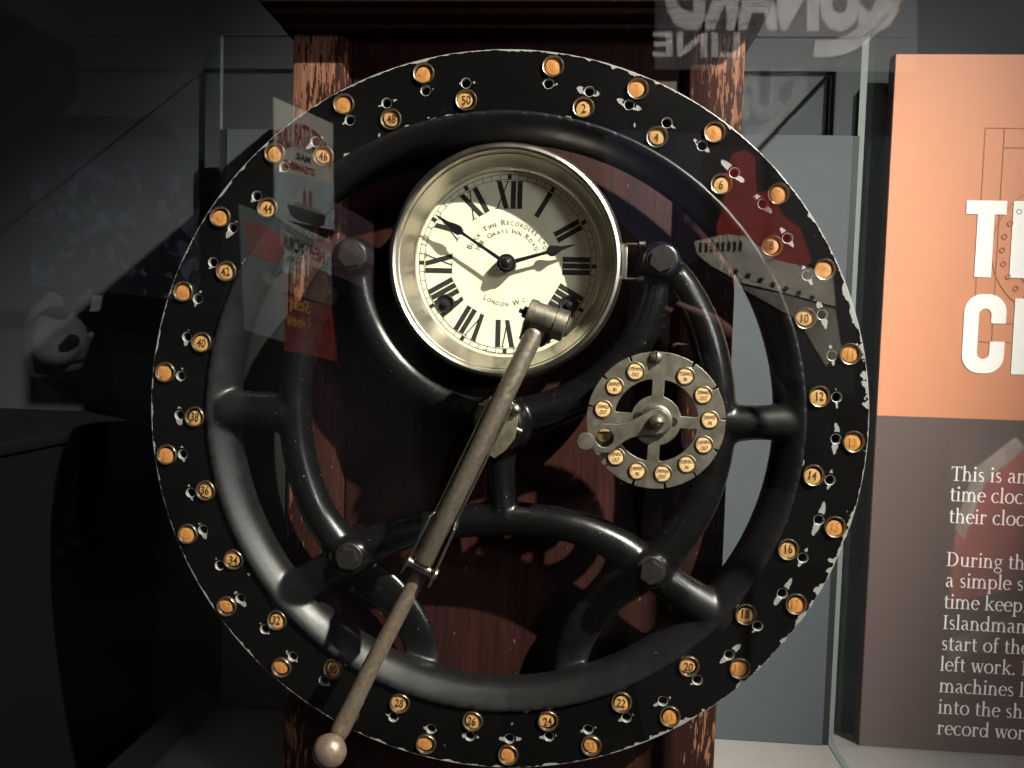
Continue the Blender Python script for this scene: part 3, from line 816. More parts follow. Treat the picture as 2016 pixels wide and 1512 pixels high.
# socket between barrel and tube
cm = (c0 + c1) / 2
V = []
s0, s1 = cm + np.array([0, .003, 0]), A + d * .010 + np.array([0, .006, 0])
bm = bmesh.new()
rings = []
for t, hw, hd in ((0, .0180, .0105), (.35, .0172, .0125), (.7, .0135, .0120), (1, .0110, .0105)):
    p = s0 + (s1 - s0) * t
    rings.append([bm.verts.new(p + ax * hw * math.cos(2 * PI * k / 24) + np.array([0, 1, 0]) * hd * math.sin(2 * PI * k / 24)) for k in range(24)])
for i in range(3):
    for k in range(24): bm.faces.new((rings[i][k], rings[i][(k + 1) % 24], rings[i + 1][(k + 1) % 24], rings[i + 1][k]))
bm.faces.new(rings[0][::-1]); bm.faces.new(rings[-1])
lk('socket', bm_me('socket', bm, 60), STEEL_DARK)
# channel behind the tube, opening into a fork at its lower end
perp = np.array([-d[2], 0, d[0]]); perp /= np.linalg.norm(perp)
if perp[0] < 0: perp = -perp
def channel(sgn, e0, w0):
    base = A + d * .13 + np.array([0, .012, 0])
    pts = [A + (B - A) * .30, A + (B - A) * .80, A + (B - A) * .815, B + d * .006, B + d * .018]
    offs = [.0094, .0096, .0116, .0126, .0134]; dep = [(-.0005, .012), (-.0005, .012), (-.008, .012), (-.009, .012), (-.002, .011)]
    bm = bmesh.new(); R = []
    for p, o, (f, bk) in zip(pts, offs, dep):
        q = p + perp * sgn * o
        R.append([bm.verts.new(q + np.array([0, f, 0])), bm.verts.new(q + perp * sgn * .0016 + np.array([0, f, 0])), bm.verts.new(q + perp * sgn * .0016 + np.array([0, bk, 0])), bm.verts.new(q + np.array([0, bk, 0]))])
    for i in range(len(R) - 1):
        for k in range(4): bm.faces.new((R[i][k], R[i][(k + 1) % 4], R[i + 1][(k + 1) % 4], R[i + 1][k]))
    bm.faces.new(R[0][::-1]); bm.faces.new(R[-1])
    bmesh.ops.bevel(bm, geom=bm.edges[:], offset=.0004, segments=1, affect='EDGES')
    return bm_me('channel_cheek', bm, 30)
lk('channel_cheek', channel(1, 0, 0), NICKEL); lk('channel_cheek', channel(-1, 0, 0), NICKEL)
lk('channel_back', tube_me('channel_back', [P4(A + (B - A) * .12 + np.array([0, .013, 0]), .0085), P4(B + d * .004 + np.array([0, .013, 0]), .0085)], 1, 16), STEEL_DARK)
pin_c = B + d * .0045 + np.array([0, .000, 0])
lk('fork_pin', tube_me('fork_pin', [P4(pin_c - perp * .0165, .004), P4(pin_c - perp * .0160, .0052), P4(pin_c - perp * .0115, .0052), P4(pin_c - perp * .0113, .0042), P4(pin_c + perp * .0113, .0042), P4(pin_c + perp * .0115, .0052), P4(pin_c + perp * .0160, .0052), P4(pin_c + perp * .0165, .004)], 1, 24, 40), NICKEL)
# lower rod and knob
L0 = at(832, 1118, -.056); L1 = at(742, 1290, -.069); L2 = at(672, 1432, -.080)
lk('lower_rod', tube_me('lower_rod', [P4(L0, .0060), P4(L0 + (L1 - L0) * .15, .0073), P4(L1, .0079), P4(L1 + (L2 - L1) * .7, .0085), P4(L2, .0090), P4(L2 + (L2 - L1) * .12, .0078)], 5, 26), mat('brown_steel_rod', (.21, .162, .122), .42, .6, var=.25, vscale=220, rvar=.1, bump=.08, bscale=600))
kc = at(649, 1478, -.098)
kn = lathe_me('knob', [(.006, .022), (.0062, .010), (.0095, .0085), (.0135, .0055), (.0152, .0010), (.0150, -.0030), (.0130, -.0075), (.0095, -.0108), (.005, -.0128), (0, -.0135)], 44, ang=60)
o = obj('knob', kn, COPPERY, lev, tuple(kc - LV))
# hub bracket behind the lever
hb = at(978, 838, -.030)
lk('hub_disc', off(lathe_me('hub_disc', [(0, -.034), (.017, -.034), (.0195, -.0325), (.0205, -.029), (.0205, -.010), (0, -.010)], 40), 0), BRASS)
lk('hub_shank', tube_me('hub_shank', [(0, -.060, 0, .010), (0, -.030, 0, .010)], 1, 24), STEEL_DARK)
bp = [at(x, y, -.036) for x, y in ((985, 790), (1003, 786), (1016, 800), (1019, 830), (1013, 862), (996, 884), (975, 900), (955, 890))]
br = lk('hub_bracket', curve_me('hub_bracket', [[(p[0], p[2]) for p in bp]], .0015, .0006, -.040, 2), BRASS)
for (x, y, r, m) in ((1014, 806, .0055, NICKEL), ):
    p = at(x, y, -.040); s = screw('bracket_screw', r, .006, .0006, m, lev, (p[0], -.038 + .04 - .002, p[2]), .6)
p0, p1 = at(1010, 842, -.036), at(1027, 850, -.036); lk('bracket_pin', tube_me('bracket_pin', [P4(p0, .0026), P4(p1, .0026)], 1, 14), NICKEL)
p0, p1 = at(960, 802, -.034), at(942, 798, -.034); lk('bracket_pin', tube_me('bracket_pin', [P4(p0, .0018), P4(p1, .0018)], 1, 14), NICKEL)

# ------------------------------------------------------------------ information panel
PY = .386
px0 = at(1763, 105, PY)[0]; pz1 = at(1763, 105, PY)[2]; pz0 = at(1700, 1478, PY)[2]
pzm = at(1735, 818, PY)[2]
panel = thing('information_panel', 'orange and brown printed information panel on the wall beside the display case', 'sign', (px0 + .4, PY, pz0))
PX1 = px0 + .80
def pk(name, me, m): return kid(name, me, m, panel)
pk('board', box_me('board', px0, PX1, PY + .0006, PY + .022, pz0, pz1, .0006), EDGEPANEL)
def quad(x0, x1, z0, z1, y): return mesh('q', [(x0, y, z0), (x1, y, z0), (x1, y, z1), (x0, y, z1)], [(0, 1, 2, 3)])
pk('orange_field', quad(px0 + .0012, PX1 - .0012, pzm, pz1 - .0012, PY), ORANGE)
pk('brown_field', quad(px0 + .0012, PX1 - .0012, pz0 + .0012, pzm, PY), BROWN)
pk('standoff', tube_me('standoff', [(px0 + .10, PY + .022, pz1 - .1, .012), (px0 + .10, WALL_Y, pz1 - .1, .012)]), STEEL_DARK)
pk('standoff', tube_me('standoff', [(px0 + .10, PY + .022, pz0 + .1, .012), (px0 + .10, WALL_Y, pz0 + .1, .012)]), STEEL_DARK)
# heading: bold condensed capitals
def hpt(x, y): return axz(x, y, PY)
xT0 = hpt(1903, 395)[0]; zT1 = hpt(1940, 395)[1]; zT0 = hpt(1940, 546)[1]; Hc = zT1 - zT0
zC1 = hpt(1935, 579)[1]; zC0 = hpt(1935, 735)[1]
def letter(polys): pk('heading_letter', curve_me('heading_letter', polys, .0002, 0, PY - .0009), WHITE_INK)
def rect(x, z, w, h): return [(x, z), (x + w, z), (x + w, z + h), (x, z + h)]
sw = .0205
def L_T(x, z): letter([[(x, z + Hc), (x, z + Hc - .0185), (x + .0155, z + Hc - .0185), (x + .0155, z), (x + .0375, z), (x + .0375, z + Hc - .0185), (x + .053, z + Hc - .0185), (x + .053, z + Hc)]]); return x + .0595
def L_I(x, z): letter([rect(x, z, .022, Hc)]); return x + .033
def L_M(x, z): letter([[(x, z), (x, z + Hc), (x + .026, z + Hc), (x + .036, z + .04), (x + .046, z + Hc), (x + .072, z + Hc), (x + .072, z), (x + .053, z), (x + .053, z + .07), (x + .042, z), (x + .030, z), (x + .019, z + .07), (x + .019, z)]]); return x + .083
def L_E(x, z): letter([[(x, z), (x, z + Hc), (x + .044, z + Hc), (x + .044, z + Hc - .0185), (x + .022, z + Hc - .0185), (x + .022, z + .064), (x + .04, z + .064), (x + .04, z + .046), (x + .022, z + .046), (x + .022, z + .0185), (x + .044, z + .0185), (x + .044, z)]]); return x + .055
def rr(x, z, w, h, r, n=8):
    P = []
    for cx, cz, a0 in ((x + w - r, z + h - r, 0), (x + w - r, z + r, 90), (x + r, z + r, 180), (x + r, z + h - r, 270)):
        P += [(cx + r * math.sin(rad(a0 + 90 * i / n)), cz + r * math.cos(rad(a0 + 90 * i / n))) for i in range(n + 1)]
    return P
def L_C(x, z, H):
    w, s = .0555, .0195
    o = rr(x, z, w, H, .024); i = rr(x + s, z + s, w - 2 * s, H - 2 * s, .009)
    g1, g0 = z + H * .635, z + H * .405
    # outer from upper gap round the left to the lower gap, back along the inside
    n = 9
    outer = [(x + w, g1)] + [o[j] for j in range(8, -1, -1)] + [o[j] for j in range(35, 26, -1)] + [o[j] for j in range(26, 17, -1)] + [o[j] for j in range(17, 8, -1)] + [(x + w, g0)]
    inner = [(x + w - s, g0)] + [i[j] for j in range(9, 18)] + [i[j] for j in range(18, 27)] + [i[j] for j in range(27, 36)] + [i[j] for j in range(0, 9)] + [(x + w - s, g1)]
    letter([outer + inner]); return x + .065
def L_L(x, z): letter([[(x, z), (x, z + Hc), (x + .022, z + Hc), (x + .022, z + .0185), (x + .044, z + .0185), (x + .044, z)]]); return x + .05
def L_O(x, z, H):
    letter([rr(x, z, .0555, H, .024), rr(x + .0195, z + .0195, .0165, H - .039, .008)]); return x + .066
x = L_T(xT0, zT0); x = L_I(x + .002, zT0); x = L_M(x, zT0); x = L_E(x, zT0)
xC = hpt(1896, 650)[0]; HC = zC1 - zC0
x = L_C(xC, zC0, HC); x = L_L(x + .001, zC0); x = L_O(x, zC0, HC); x = L_C(x, zC0, HC)
letter([[(x, zC0), (x, zC0 + HC), (x + .02, zC0 + HC), (x + .02, zC0), ]])
# line drawing of a clock
def strips(lines, w, y):
    V, F = [], []
    for k, (P, closed) in enumerate(lines):
        P = [np.array(p) for p in P]; n = len(P); b = len(V); yy = y - .00002 * k
        for i in range(n):
            a, c = (P[i - 1], P[(i + 1) % n]) if closed else (P[max(i - 1, 0)], P[min(i + 1, n - 1)])
            t = c - a; t = t / np.linalg.norm(t); nn = np.array([-t[1], t[0]]) * w / 2
            V += [(P[i][0] + nn[0], yy, P[i][1] + nn[1]), (P[i][0] - nn[0], yy, P[i][1] - nn[1])]
        for i in range(n if closed else n - 1):
            j = (i + 1) % n; F.append((b + 2 * i, b + 2 * j, b + 2 * j + 1, b + 2 * i + 1))
    return mesh('drawing', V, F)
q0 = hpt(1940, 252); q1 = hpt(1976, 252); q2 = hpt(1905, 672)
dc = (hpt(1962, 500)[0] + .085, hpt(1962, 490)[1])
lines = [([(q0[0], q0[1]), (q0[0], q2[1])], 0), ([(q0[0], q0[1]), (q0[0] + .25, q0[1])], 0), ([(q0[0] + .025, q0[1]), (q0[0] + .025, q2[1])], 0), ([(q0[0] + .025, q0[1] - .026), (q0[0] + .25, q0[1] - .026)], 0),
         ([(q0[0], q2[1]), (q0[0] + .25, q2[1])], 0), ([(q0[0] + .025, q2[1] + .026), (q0[0] + .25, q2[1] + .026)], 0),
         (ring(dc[0], dc[1], .092, 80), 1), (ring(dc[0], dc[1], .064, 64), 1)]
for i in range(26):
    a = 2 * PI * i / 26 + .1; lines.append((ring(dc[0] + .078 * math.sin(a), dc[1] + .078 * math.cos(a), .0032, 12), 1))
pk('line_drawing', strips(lines, .0011, PY - .0004), LINE_INK)

# --- serif body text from small stroke glyphs (x-height = 1)
def glyph(ch):
    S = []                                           # polygons
    TK, TN = .19, .075
    def poly(*p): S.append(list(p))
    def stem(x, a, b, w=TK): poly((x - w / 2, a), (x + w / 2, a), (x + w / 2, b), (x - w / 2, b))
    def ser(x, y, w=.44): poly((x - w / 2, y), (x + w / 2, y), (x + w / 2, y + .07), (x - w / 2, y + .07))
    def flag(x, y): poly((x - .20, y - .10), (x, y - .14), (x, y), (x - .04, y))
    def line(x0, y0, x1, y1, w):
        t = np.array([x1 - x0, y1 - y0]); t = t / np.linalg.norm(t); n = np.array([-t[1], t[0]]) * w / 2
        poly((x0 + n[0], y0 + n[1]), (x0 - n[0], y0 - n[1]), (x1 - n[0], y1 - n[1]), (x1 + n[0], y1 + n[1]))
    def arc(cx, cy, rx, ry, a0, a1, tk=TK, tn=TN):
        n = max(5, int(abs(a1 - a0) / 15)); prev = None
        for i in range(n + 1):
            a = rad(a0 + (a1 - a0) * i / n); w = tn + (tk - tn) * abs(math.cos(a)) ** 1.3
            o = (cx + (rx + w / 2) * math.cos(a), cy + (ry + w / 2) * math.sin(a)); k = (cx + (rx - w / 2) * math.cos(a), cy + (ry - w / 2) * math.sin(a))
            if prev: poly(prev[0], o, k, prev[1])
            prev = (o, k)
    adv = 1.
    if ch == ' ': adv = .5
    elif ch == 'T': stem(.6, 0, 1.4); ser(.6, 0, .55); poly((.05, 1.36), (1.15, 1.36), (1.15, 1.44), (.05, 1.44)); poly((.05, 1.15), (.11, 1.15), (.14, 1.4), (.05, 1.4)); poly((1.09, 1.15), (1.15, 1.15), (1.15, 1.4), (1.06, 1.4)); adv = 1.15
    elif ch == 'I': stem(.28, 0, 1.44); ser(.28, 0, .5); ser(.28, 1.37, .5); adv = .6
    elif ch == 'D': stem(.3, 0, 1.44); ser(.22, 0, .4); ser(.22, 1.37, .4); arc(.55, .72, .62, .685, -90, 90); poly((.3, 0), (.56, 0), (.56, .07), (.3, .07)); poly((.3, 1.37), (.56, 1.37), (.56, 1.44), (.3, 1.44)); adv = 1.4
    elif ch in 'hnmru':
        stem(.22, 0, 1.55 if ch == 'h' else 1.0) if ch != 'u' else None
        if ch != 'u': flag(.22, 1.58 if ch == 'h' else 1.03); ser(.22, 0)
        if ch in 'hnm': arc(.50, .62, .26, .36, 165, 20); stem(.80, 0, .70); ser(.80, 0); adv = 1.08
        if ch == 'm': arc(1.08, .62, .26, .36, 165, 20); stem(1.38, 0, .70); ser(1.38, 0); adv = 1.64
        if ch == 'r': arc(.50, .66, .24, .30, 150, 55); arc(.62, .86, .05, .05, 0, 360, .1, .1); adv = .78
        if ch == 'u': stem(.22, .32, 1.); flag(.22, 1.03); arc(.48, .34, .26, .30, 180, 340); stem(.80, 0, 1.); flag(.80, 1.03); ser(.88, 0, .25); adv = 1.08
    elif ch == 'i': stem(.22, 0, 1.); flag(.22, 1.03); ser(.22, 0); arc(.22, 1.38, .06, .06, 0, 360, .12, .12); adv = .48
    elif ch == 'l': stem(.22, 0, 1.55); flag(.22, 1.58); ser(.22, 0); adv = .48
    elif ch == 'k': stem(.22, 0, 1.55); flag(.22, 1.58); ser(.22, 0); line(.28, .45, .78, .97, .08); line(.42, .58, .85, .03, .18); ser(.78, .93, .36); ser(.86, 0, .36); adv = 1.05
    elif ch == 't': stem(.26, .15, 1.28); poly((.02, .92), (.58, .92), (.58, 1.), (.02, 1.)); arc(.44, .22, .18, .20, 190, 310); adv = .64
    elif ch == 'f': stem(.24, 0, 1.2); ser(.24, 0); poly((.02, .92), (.56, .92), (.56, 1.), (.02, 1.)); arc(.46, 1.22, .22, .30, 180, 50); adv = .60
    elif ch == 's': arc(.36, .75, .21, .21, 40, 230, .13, .09); arc(.36, .27, .23, .24, 60, -145, .13, .09); line(.22, .60, .50, .44, .17); adv = .72
    elif ch == 'a': arc(.40, .70, .24, .28, 150, 20); stem(.64, .12, .75); arc(.38, .27, .22, .24, 80, 290); line(.38, .52, .64, .60, .08); poly((.60, 0), (.85, .03), (.85, .10), (.66, .16)); adv = .92
    elif ch == 'o': arc(.50, .50, .40, .485, 0, 360); adv = 1.02
    elif ch == 'c': arc(.48, .50, .38, .485, 48, 315); adv = .86
    elif ch == 'e': arc(.46, .50, .36, .485, 5, 318); poly((.14, .53), (.86, .53), (.86, .60), (.14, .60)); adv = .88
    elif ch == 'd': arc(.42, .48, .32, .455, 30, 330); stem(.80, 0, 1.55); flag(.80, 1.58); ser(.88, 0, .26); adv = 1.06
    elif ch == 'p': stem(.22, -.5, 1.); flag(.22, 1.03); ser(.22, -.5); arc(.54, .50, .36, .455, -150, 150); adv = 1.06
    elif ch == 'g': arc(.42, .66, .28, .31, 0, 360, .14, .07); arc(.44, -.20, .36, .25, 0, 360, .11, .08); line(.28, .36, .24, .12, .10); line(.24, .10, .70, .02, .12); line(.62, .86, .88, .94, .09); adv = .92
    elif ch == 'y': line(.14, .97, .48, .05, .18); line(.84, .97, .40, -.22, .08); ser(.16, .93, .38); ser(.82, .93, .32); arc(.28, -.36, .12, .10, 30, 200, .12, .12); adv = .94
    elif ch == 'w': line(.14, .97, .40, .03, .18); line(.68, .97, .43, .03, .08); line(.66, .97, .94, .03, .18); line(1.22, .97, .97, .03, .08); ser(.16, .93, .36); ser(.68, .93, .34); ser(1.2, .93, .3); adv = 1.32
    elif ch == 'v': line(.14, .97, .46, .03, .18); line(.82, .97, .49, .03, .08); ser(.16, .93, .36); ser(.80, .93, .3); adv = .92
    elif ch == 'x': line(.14, .97, .72, .03, .18); line(.72, .97, .14, .03, .08); ser(.16, .93, .36); ser(.7, .93, .3); ser(.16, 0, .3); ser(.7, 0, .36); adv = .88
    elif ch == 'b': stem(.22, 0, 1.55); flag(.22, 1.58); arc(.54, .50, .36, .455, -150, 150); adv = 1.06
    elif ch == '.': arc(.16, .09, .06, .06, 0, 360, .13, .13); adv = .40
    return S, adv
GL = {}
def serif_line(s, x0, z0, xh, y):
    V, F = [], []; x = x0; n = 0
    for ch in s:
        if ch not in GL: GL[ch] = glyph(ch)
        S, adv = GL[ch]
        for p in S:
            b = len(V); n += 1
            V += [(x + a * xh * .93, y - .000006 * (n % 40), z0 + c * xh) for a, c in p]; F.append(tuple(range(b, b + len(p))))
        x += adv * xh * .93 + xh * .03
    return mesh('text_line', V, F)
rows = [(1871, 946, 'This is an early'), (1869, 986, 'time clock used'), (1867, 1029, 'their clocking'), (1862, 1114, 'During the time'), (1860, 1155, 'a simple system'), (1857, 1197, 'time keeping for'),
        (1855, 1238, 'Islandman and'), (1852, 1279, 'start of the day'), (1850, 1320, 'left work. In the'), (1848, 1362, 'machines like it'), (1846, 1404, 'into the shipyard'), (1844, 1445, 'record workers')]
for x, y, s in rows:
    X, Z = hpt(x, y); pk('text_line', serif_line(s, X, Z, .0138, PY - .0006), WHITE_INK)

# ------------------------------------------------------------------ the gallery behind the photographer, seen in the front pane
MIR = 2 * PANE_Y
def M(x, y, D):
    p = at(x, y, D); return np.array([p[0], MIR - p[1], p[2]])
class Flat:
    """a flat print hung in the gallery: O top-left as reflected, U along its reflected width, Vd down"""
    def __init__(s, name, label, cat, tl, tr, bl, m, th=.004, group=None):
        s.O, a, c = np.array(tl), np.array(tr), np.array(bl); s.U = a - s.O; s.V = c - s.O
        n = np.cross(s.U, s.V); n /= np.linalg.norm(n)
        if n[1] < 0: n = -n
        s.n = n; s.t = thing(name, label, cat, tuple(s.O + s.U / 2 + s.V), group)
        P = [s.O, s.O + s.U, s.O + s.U + s.V, s.O + s.V]
        V = P + [p - n * th for p in P]
        s.k = 0
        kid('board', mesh('board', V, [(0, 1, 2, 3), (4, 7, 6, 5), (0, 4, 5, 1), (1, 5, 6, 2), (2, 6, 7, 3), (3, 7, 4, 0)]), m, s.t)
    def pt(s, u, v): return s.O + s.U * u + s.V * v + s.n * (.0015 + .0004 * s.k)
    def poly(s, name, pts, m):
        s.k += 1; kid(name, mesh(name, [s.pt(u, v) for u, v in pts], [tuple(range(len(pts)))]), m, s.t)
    def text(s, name, txt, u, v, h, wid, m, arch=0., bold=.0):
        """centred; reads right-to-left along U because U is the mirrored width"""
        V, F = text_geo(txt, 1., 1., 'CENTER', bold); w = max(a for a, _ in V) - min(a for a, _ in V); hh = max(c for _, c in V) - min(c for _, c in V)
        s.k += 1; PP = []
        for a, c in V:
            fx = a / w * wid
            PP.append(s.pt(u - fx, v - c / hh * h + arch * (2 * fx / wid) ** 2))
        kid(name, mesh(name, PP, F), m, s.t)
PAPER = mat('pale_poster_paper', (.62, .58, .49), .7, var=.16, vscale=9)
PAPER_B = mat('pale_blue_poster_paper', (.42, .50, .49), .7, var=.22, vscale=10)
PAPER_G = mat('grey_poster_paper', (.12, .15, .15), .7, var=.2, vscale=8)
RED = mat('red_poster_ink', (.36, .035, .028), .6, var=.35, vscale=14)
YEL = mat('yellow_poster_ink', (.60, .36, .06), .6)
SHIPHULL = mat('dark_poster_ink', (.03, .035, .03), .6)
GREENINK = mat('green_grey_poster_ink', (.22, .26, .22), .6, var=.3, vscale=20)
NAVY = mat('navy_picture_sky', (.014, .020, .045), .6, var=.4, vscale=3)
FUNNEL = mat('red_funnel_paint', (.38, .028, .024), .6, var=.25, vscale=10)
DECK = mat('pale_ship_paint', (.62, .58, .50), .6, var=.25, vscale=12)
SIGNW = mat('pale_sign_letters', (.40, .39, .39), .6, var=.3, vscale=5)

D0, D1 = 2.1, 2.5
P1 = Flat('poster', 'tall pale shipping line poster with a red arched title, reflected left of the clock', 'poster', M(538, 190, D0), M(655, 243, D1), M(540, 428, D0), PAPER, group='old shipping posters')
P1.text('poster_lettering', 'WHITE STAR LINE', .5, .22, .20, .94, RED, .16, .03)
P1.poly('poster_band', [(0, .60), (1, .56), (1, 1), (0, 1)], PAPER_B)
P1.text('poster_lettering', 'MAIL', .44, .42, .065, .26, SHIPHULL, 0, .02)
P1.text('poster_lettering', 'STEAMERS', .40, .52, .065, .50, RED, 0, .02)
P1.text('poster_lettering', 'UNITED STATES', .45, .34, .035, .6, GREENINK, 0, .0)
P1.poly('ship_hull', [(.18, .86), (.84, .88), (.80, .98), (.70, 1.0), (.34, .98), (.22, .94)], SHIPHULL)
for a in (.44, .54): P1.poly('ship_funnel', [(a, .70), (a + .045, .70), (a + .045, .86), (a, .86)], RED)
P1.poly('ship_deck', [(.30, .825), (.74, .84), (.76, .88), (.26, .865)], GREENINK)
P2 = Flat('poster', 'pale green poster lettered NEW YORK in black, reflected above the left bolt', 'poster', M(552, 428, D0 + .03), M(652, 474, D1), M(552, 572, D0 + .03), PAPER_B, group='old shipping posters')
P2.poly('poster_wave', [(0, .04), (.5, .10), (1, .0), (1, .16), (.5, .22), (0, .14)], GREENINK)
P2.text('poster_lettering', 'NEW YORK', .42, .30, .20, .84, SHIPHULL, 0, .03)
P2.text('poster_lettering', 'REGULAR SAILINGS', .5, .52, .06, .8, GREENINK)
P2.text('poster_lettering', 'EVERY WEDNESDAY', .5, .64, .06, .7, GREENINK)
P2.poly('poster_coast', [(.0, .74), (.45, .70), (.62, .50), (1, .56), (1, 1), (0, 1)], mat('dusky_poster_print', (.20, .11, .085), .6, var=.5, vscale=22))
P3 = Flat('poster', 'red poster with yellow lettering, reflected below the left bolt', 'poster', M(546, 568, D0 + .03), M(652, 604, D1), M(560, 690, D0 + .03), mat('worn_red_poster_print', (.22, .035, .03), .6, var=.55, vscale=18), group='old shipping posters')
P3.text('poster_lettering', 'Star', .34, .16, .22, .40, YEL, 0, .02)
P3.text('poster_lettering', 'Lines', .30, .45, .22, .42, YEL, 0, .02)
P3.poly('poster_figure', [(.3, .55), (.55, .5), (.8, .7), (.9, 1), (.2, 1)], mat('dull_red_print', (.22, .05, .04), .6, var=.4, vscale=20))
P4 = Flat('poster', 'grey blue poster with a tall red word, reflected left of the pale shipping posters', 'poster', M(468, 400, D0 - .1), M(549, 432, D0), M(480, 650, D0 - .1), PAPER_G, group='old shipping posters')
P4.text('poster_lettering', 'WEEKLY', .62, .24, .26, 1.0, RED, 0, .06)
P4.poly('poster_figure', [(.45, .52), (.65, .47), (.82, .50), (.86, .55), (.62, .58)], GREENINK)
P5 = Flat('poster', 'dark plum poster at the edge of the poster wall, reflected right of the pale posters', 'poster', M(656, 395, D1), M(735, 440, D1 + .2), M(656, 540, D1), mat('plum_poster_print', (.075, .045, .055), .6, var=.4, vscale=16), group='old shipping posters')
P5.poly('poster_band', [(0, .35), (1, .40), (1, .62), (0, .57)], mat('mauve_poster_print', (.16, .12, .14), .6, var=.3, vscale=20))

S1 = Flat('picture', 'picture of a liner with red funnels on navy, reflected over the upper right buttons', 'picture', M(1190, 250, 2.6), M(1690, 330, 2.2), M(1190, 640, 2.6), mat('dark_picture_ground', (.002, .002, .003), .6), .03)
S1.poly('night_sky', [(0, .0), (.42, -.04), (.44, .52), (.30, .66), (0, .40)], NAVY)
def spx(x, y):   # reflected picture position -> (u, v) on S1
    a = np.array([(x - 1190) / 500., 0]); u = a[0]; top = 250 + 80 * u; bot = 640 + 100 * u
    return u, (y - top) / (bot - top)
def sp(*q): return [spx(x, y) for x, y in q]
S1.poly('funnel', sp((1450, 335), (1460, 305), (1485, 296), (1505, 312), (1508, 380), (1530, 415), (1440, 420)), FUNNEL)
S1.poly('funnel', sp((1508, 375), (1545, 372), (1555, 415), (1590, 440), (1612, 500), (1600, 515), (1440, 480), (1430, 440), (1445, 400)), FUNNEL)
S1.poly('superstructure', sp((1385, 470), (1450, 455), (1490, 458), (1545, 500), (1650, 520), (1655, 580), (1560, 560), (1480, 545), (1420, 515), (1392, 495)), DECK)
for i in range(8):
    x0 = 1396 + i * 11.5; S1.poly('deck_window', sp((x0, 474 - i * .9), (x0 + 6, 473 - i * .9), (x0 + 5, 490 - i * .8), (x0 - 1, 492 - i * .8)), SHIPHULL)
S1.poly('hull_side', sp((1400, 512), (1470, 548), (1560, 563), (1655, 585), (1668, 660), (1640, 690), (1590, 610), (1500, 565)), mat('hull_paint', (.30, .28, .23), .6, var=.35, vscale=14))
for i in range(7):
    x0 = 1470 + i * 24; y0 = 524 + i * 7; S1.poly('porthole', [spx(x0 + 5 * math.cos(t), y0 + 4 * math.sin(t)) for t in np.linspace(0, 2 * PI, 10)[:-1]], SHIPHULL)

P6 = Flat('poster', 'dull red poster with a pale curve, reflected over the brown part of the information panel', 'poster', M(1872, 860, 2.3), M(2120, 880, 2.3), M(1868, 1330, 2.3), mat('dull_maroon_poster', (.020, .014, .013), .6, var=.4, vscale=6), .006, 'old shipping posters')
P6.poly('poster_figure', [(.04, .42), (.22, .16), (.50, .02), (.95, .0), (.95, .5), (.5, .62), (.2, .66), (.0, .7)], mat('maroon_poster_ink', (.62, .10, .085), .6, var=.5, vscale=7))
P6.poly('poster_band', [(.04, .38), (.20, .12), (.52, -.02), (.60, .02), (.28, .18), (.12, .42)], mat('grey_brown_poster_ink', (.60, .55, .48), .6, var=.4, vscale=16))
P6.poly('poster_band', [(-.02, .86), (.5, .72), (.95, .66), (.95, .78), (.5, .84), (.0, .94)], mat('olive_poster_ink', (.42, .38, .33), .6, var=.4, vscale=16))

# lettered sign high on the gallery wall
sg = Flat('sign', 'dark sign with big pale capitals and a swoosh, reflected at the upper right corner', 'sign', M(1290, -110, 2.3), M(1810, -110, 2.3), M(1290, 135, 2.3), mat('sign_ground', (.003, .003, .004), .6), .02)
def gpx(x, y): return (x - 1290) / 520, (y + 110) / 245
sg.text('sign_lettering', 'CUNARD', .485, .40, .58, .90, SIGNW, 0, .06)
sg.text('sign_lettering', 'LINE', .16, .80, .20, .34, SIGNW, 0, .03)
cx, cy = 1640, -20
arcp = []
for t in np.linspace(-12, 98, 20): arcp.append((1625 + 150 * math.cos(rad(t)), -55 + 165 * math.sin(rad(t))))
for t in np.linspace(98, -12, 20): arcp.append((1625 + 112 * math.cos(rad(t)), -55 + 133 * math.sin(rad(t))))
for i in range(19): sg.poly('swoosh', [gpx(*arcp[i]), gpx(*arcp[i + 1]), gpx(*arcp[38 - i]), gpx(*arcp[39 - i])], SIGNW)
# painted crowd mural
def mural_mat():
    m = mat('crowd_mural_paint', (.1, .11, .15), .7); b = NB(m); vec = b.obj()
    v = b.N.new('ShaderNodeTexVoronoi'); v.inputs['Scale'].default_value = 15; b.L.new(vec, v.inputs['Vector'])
    n = b.noise(vec, 16, 6, .7); z = b.sep(vec)[2]
    k = b.m('ADD', b.m('MULTIPLY', b.sep(v.outputs['Color'])[0], .5), b.m('MULTIPLY', n, .6))
    c = b.mix(b.ramp(k, .62, .74), (.012, .015, .022, 1), (.17, .18, .26, 1))
    c = b.mix(b.ramp(z, .62, .85), c, (.030, .036, .075, 1))
    b.L.new(c, b.N['Principled BSDF'].inputs['Base Color']); return m
Flat('mural', 'dim blue grey mural of a crowd, reflected at the far left above the visitor', 'mural', M(60, 250, 4.2), M(392, 280, 4.2), M(60, 560, 4.2), mural_mat(), .03)

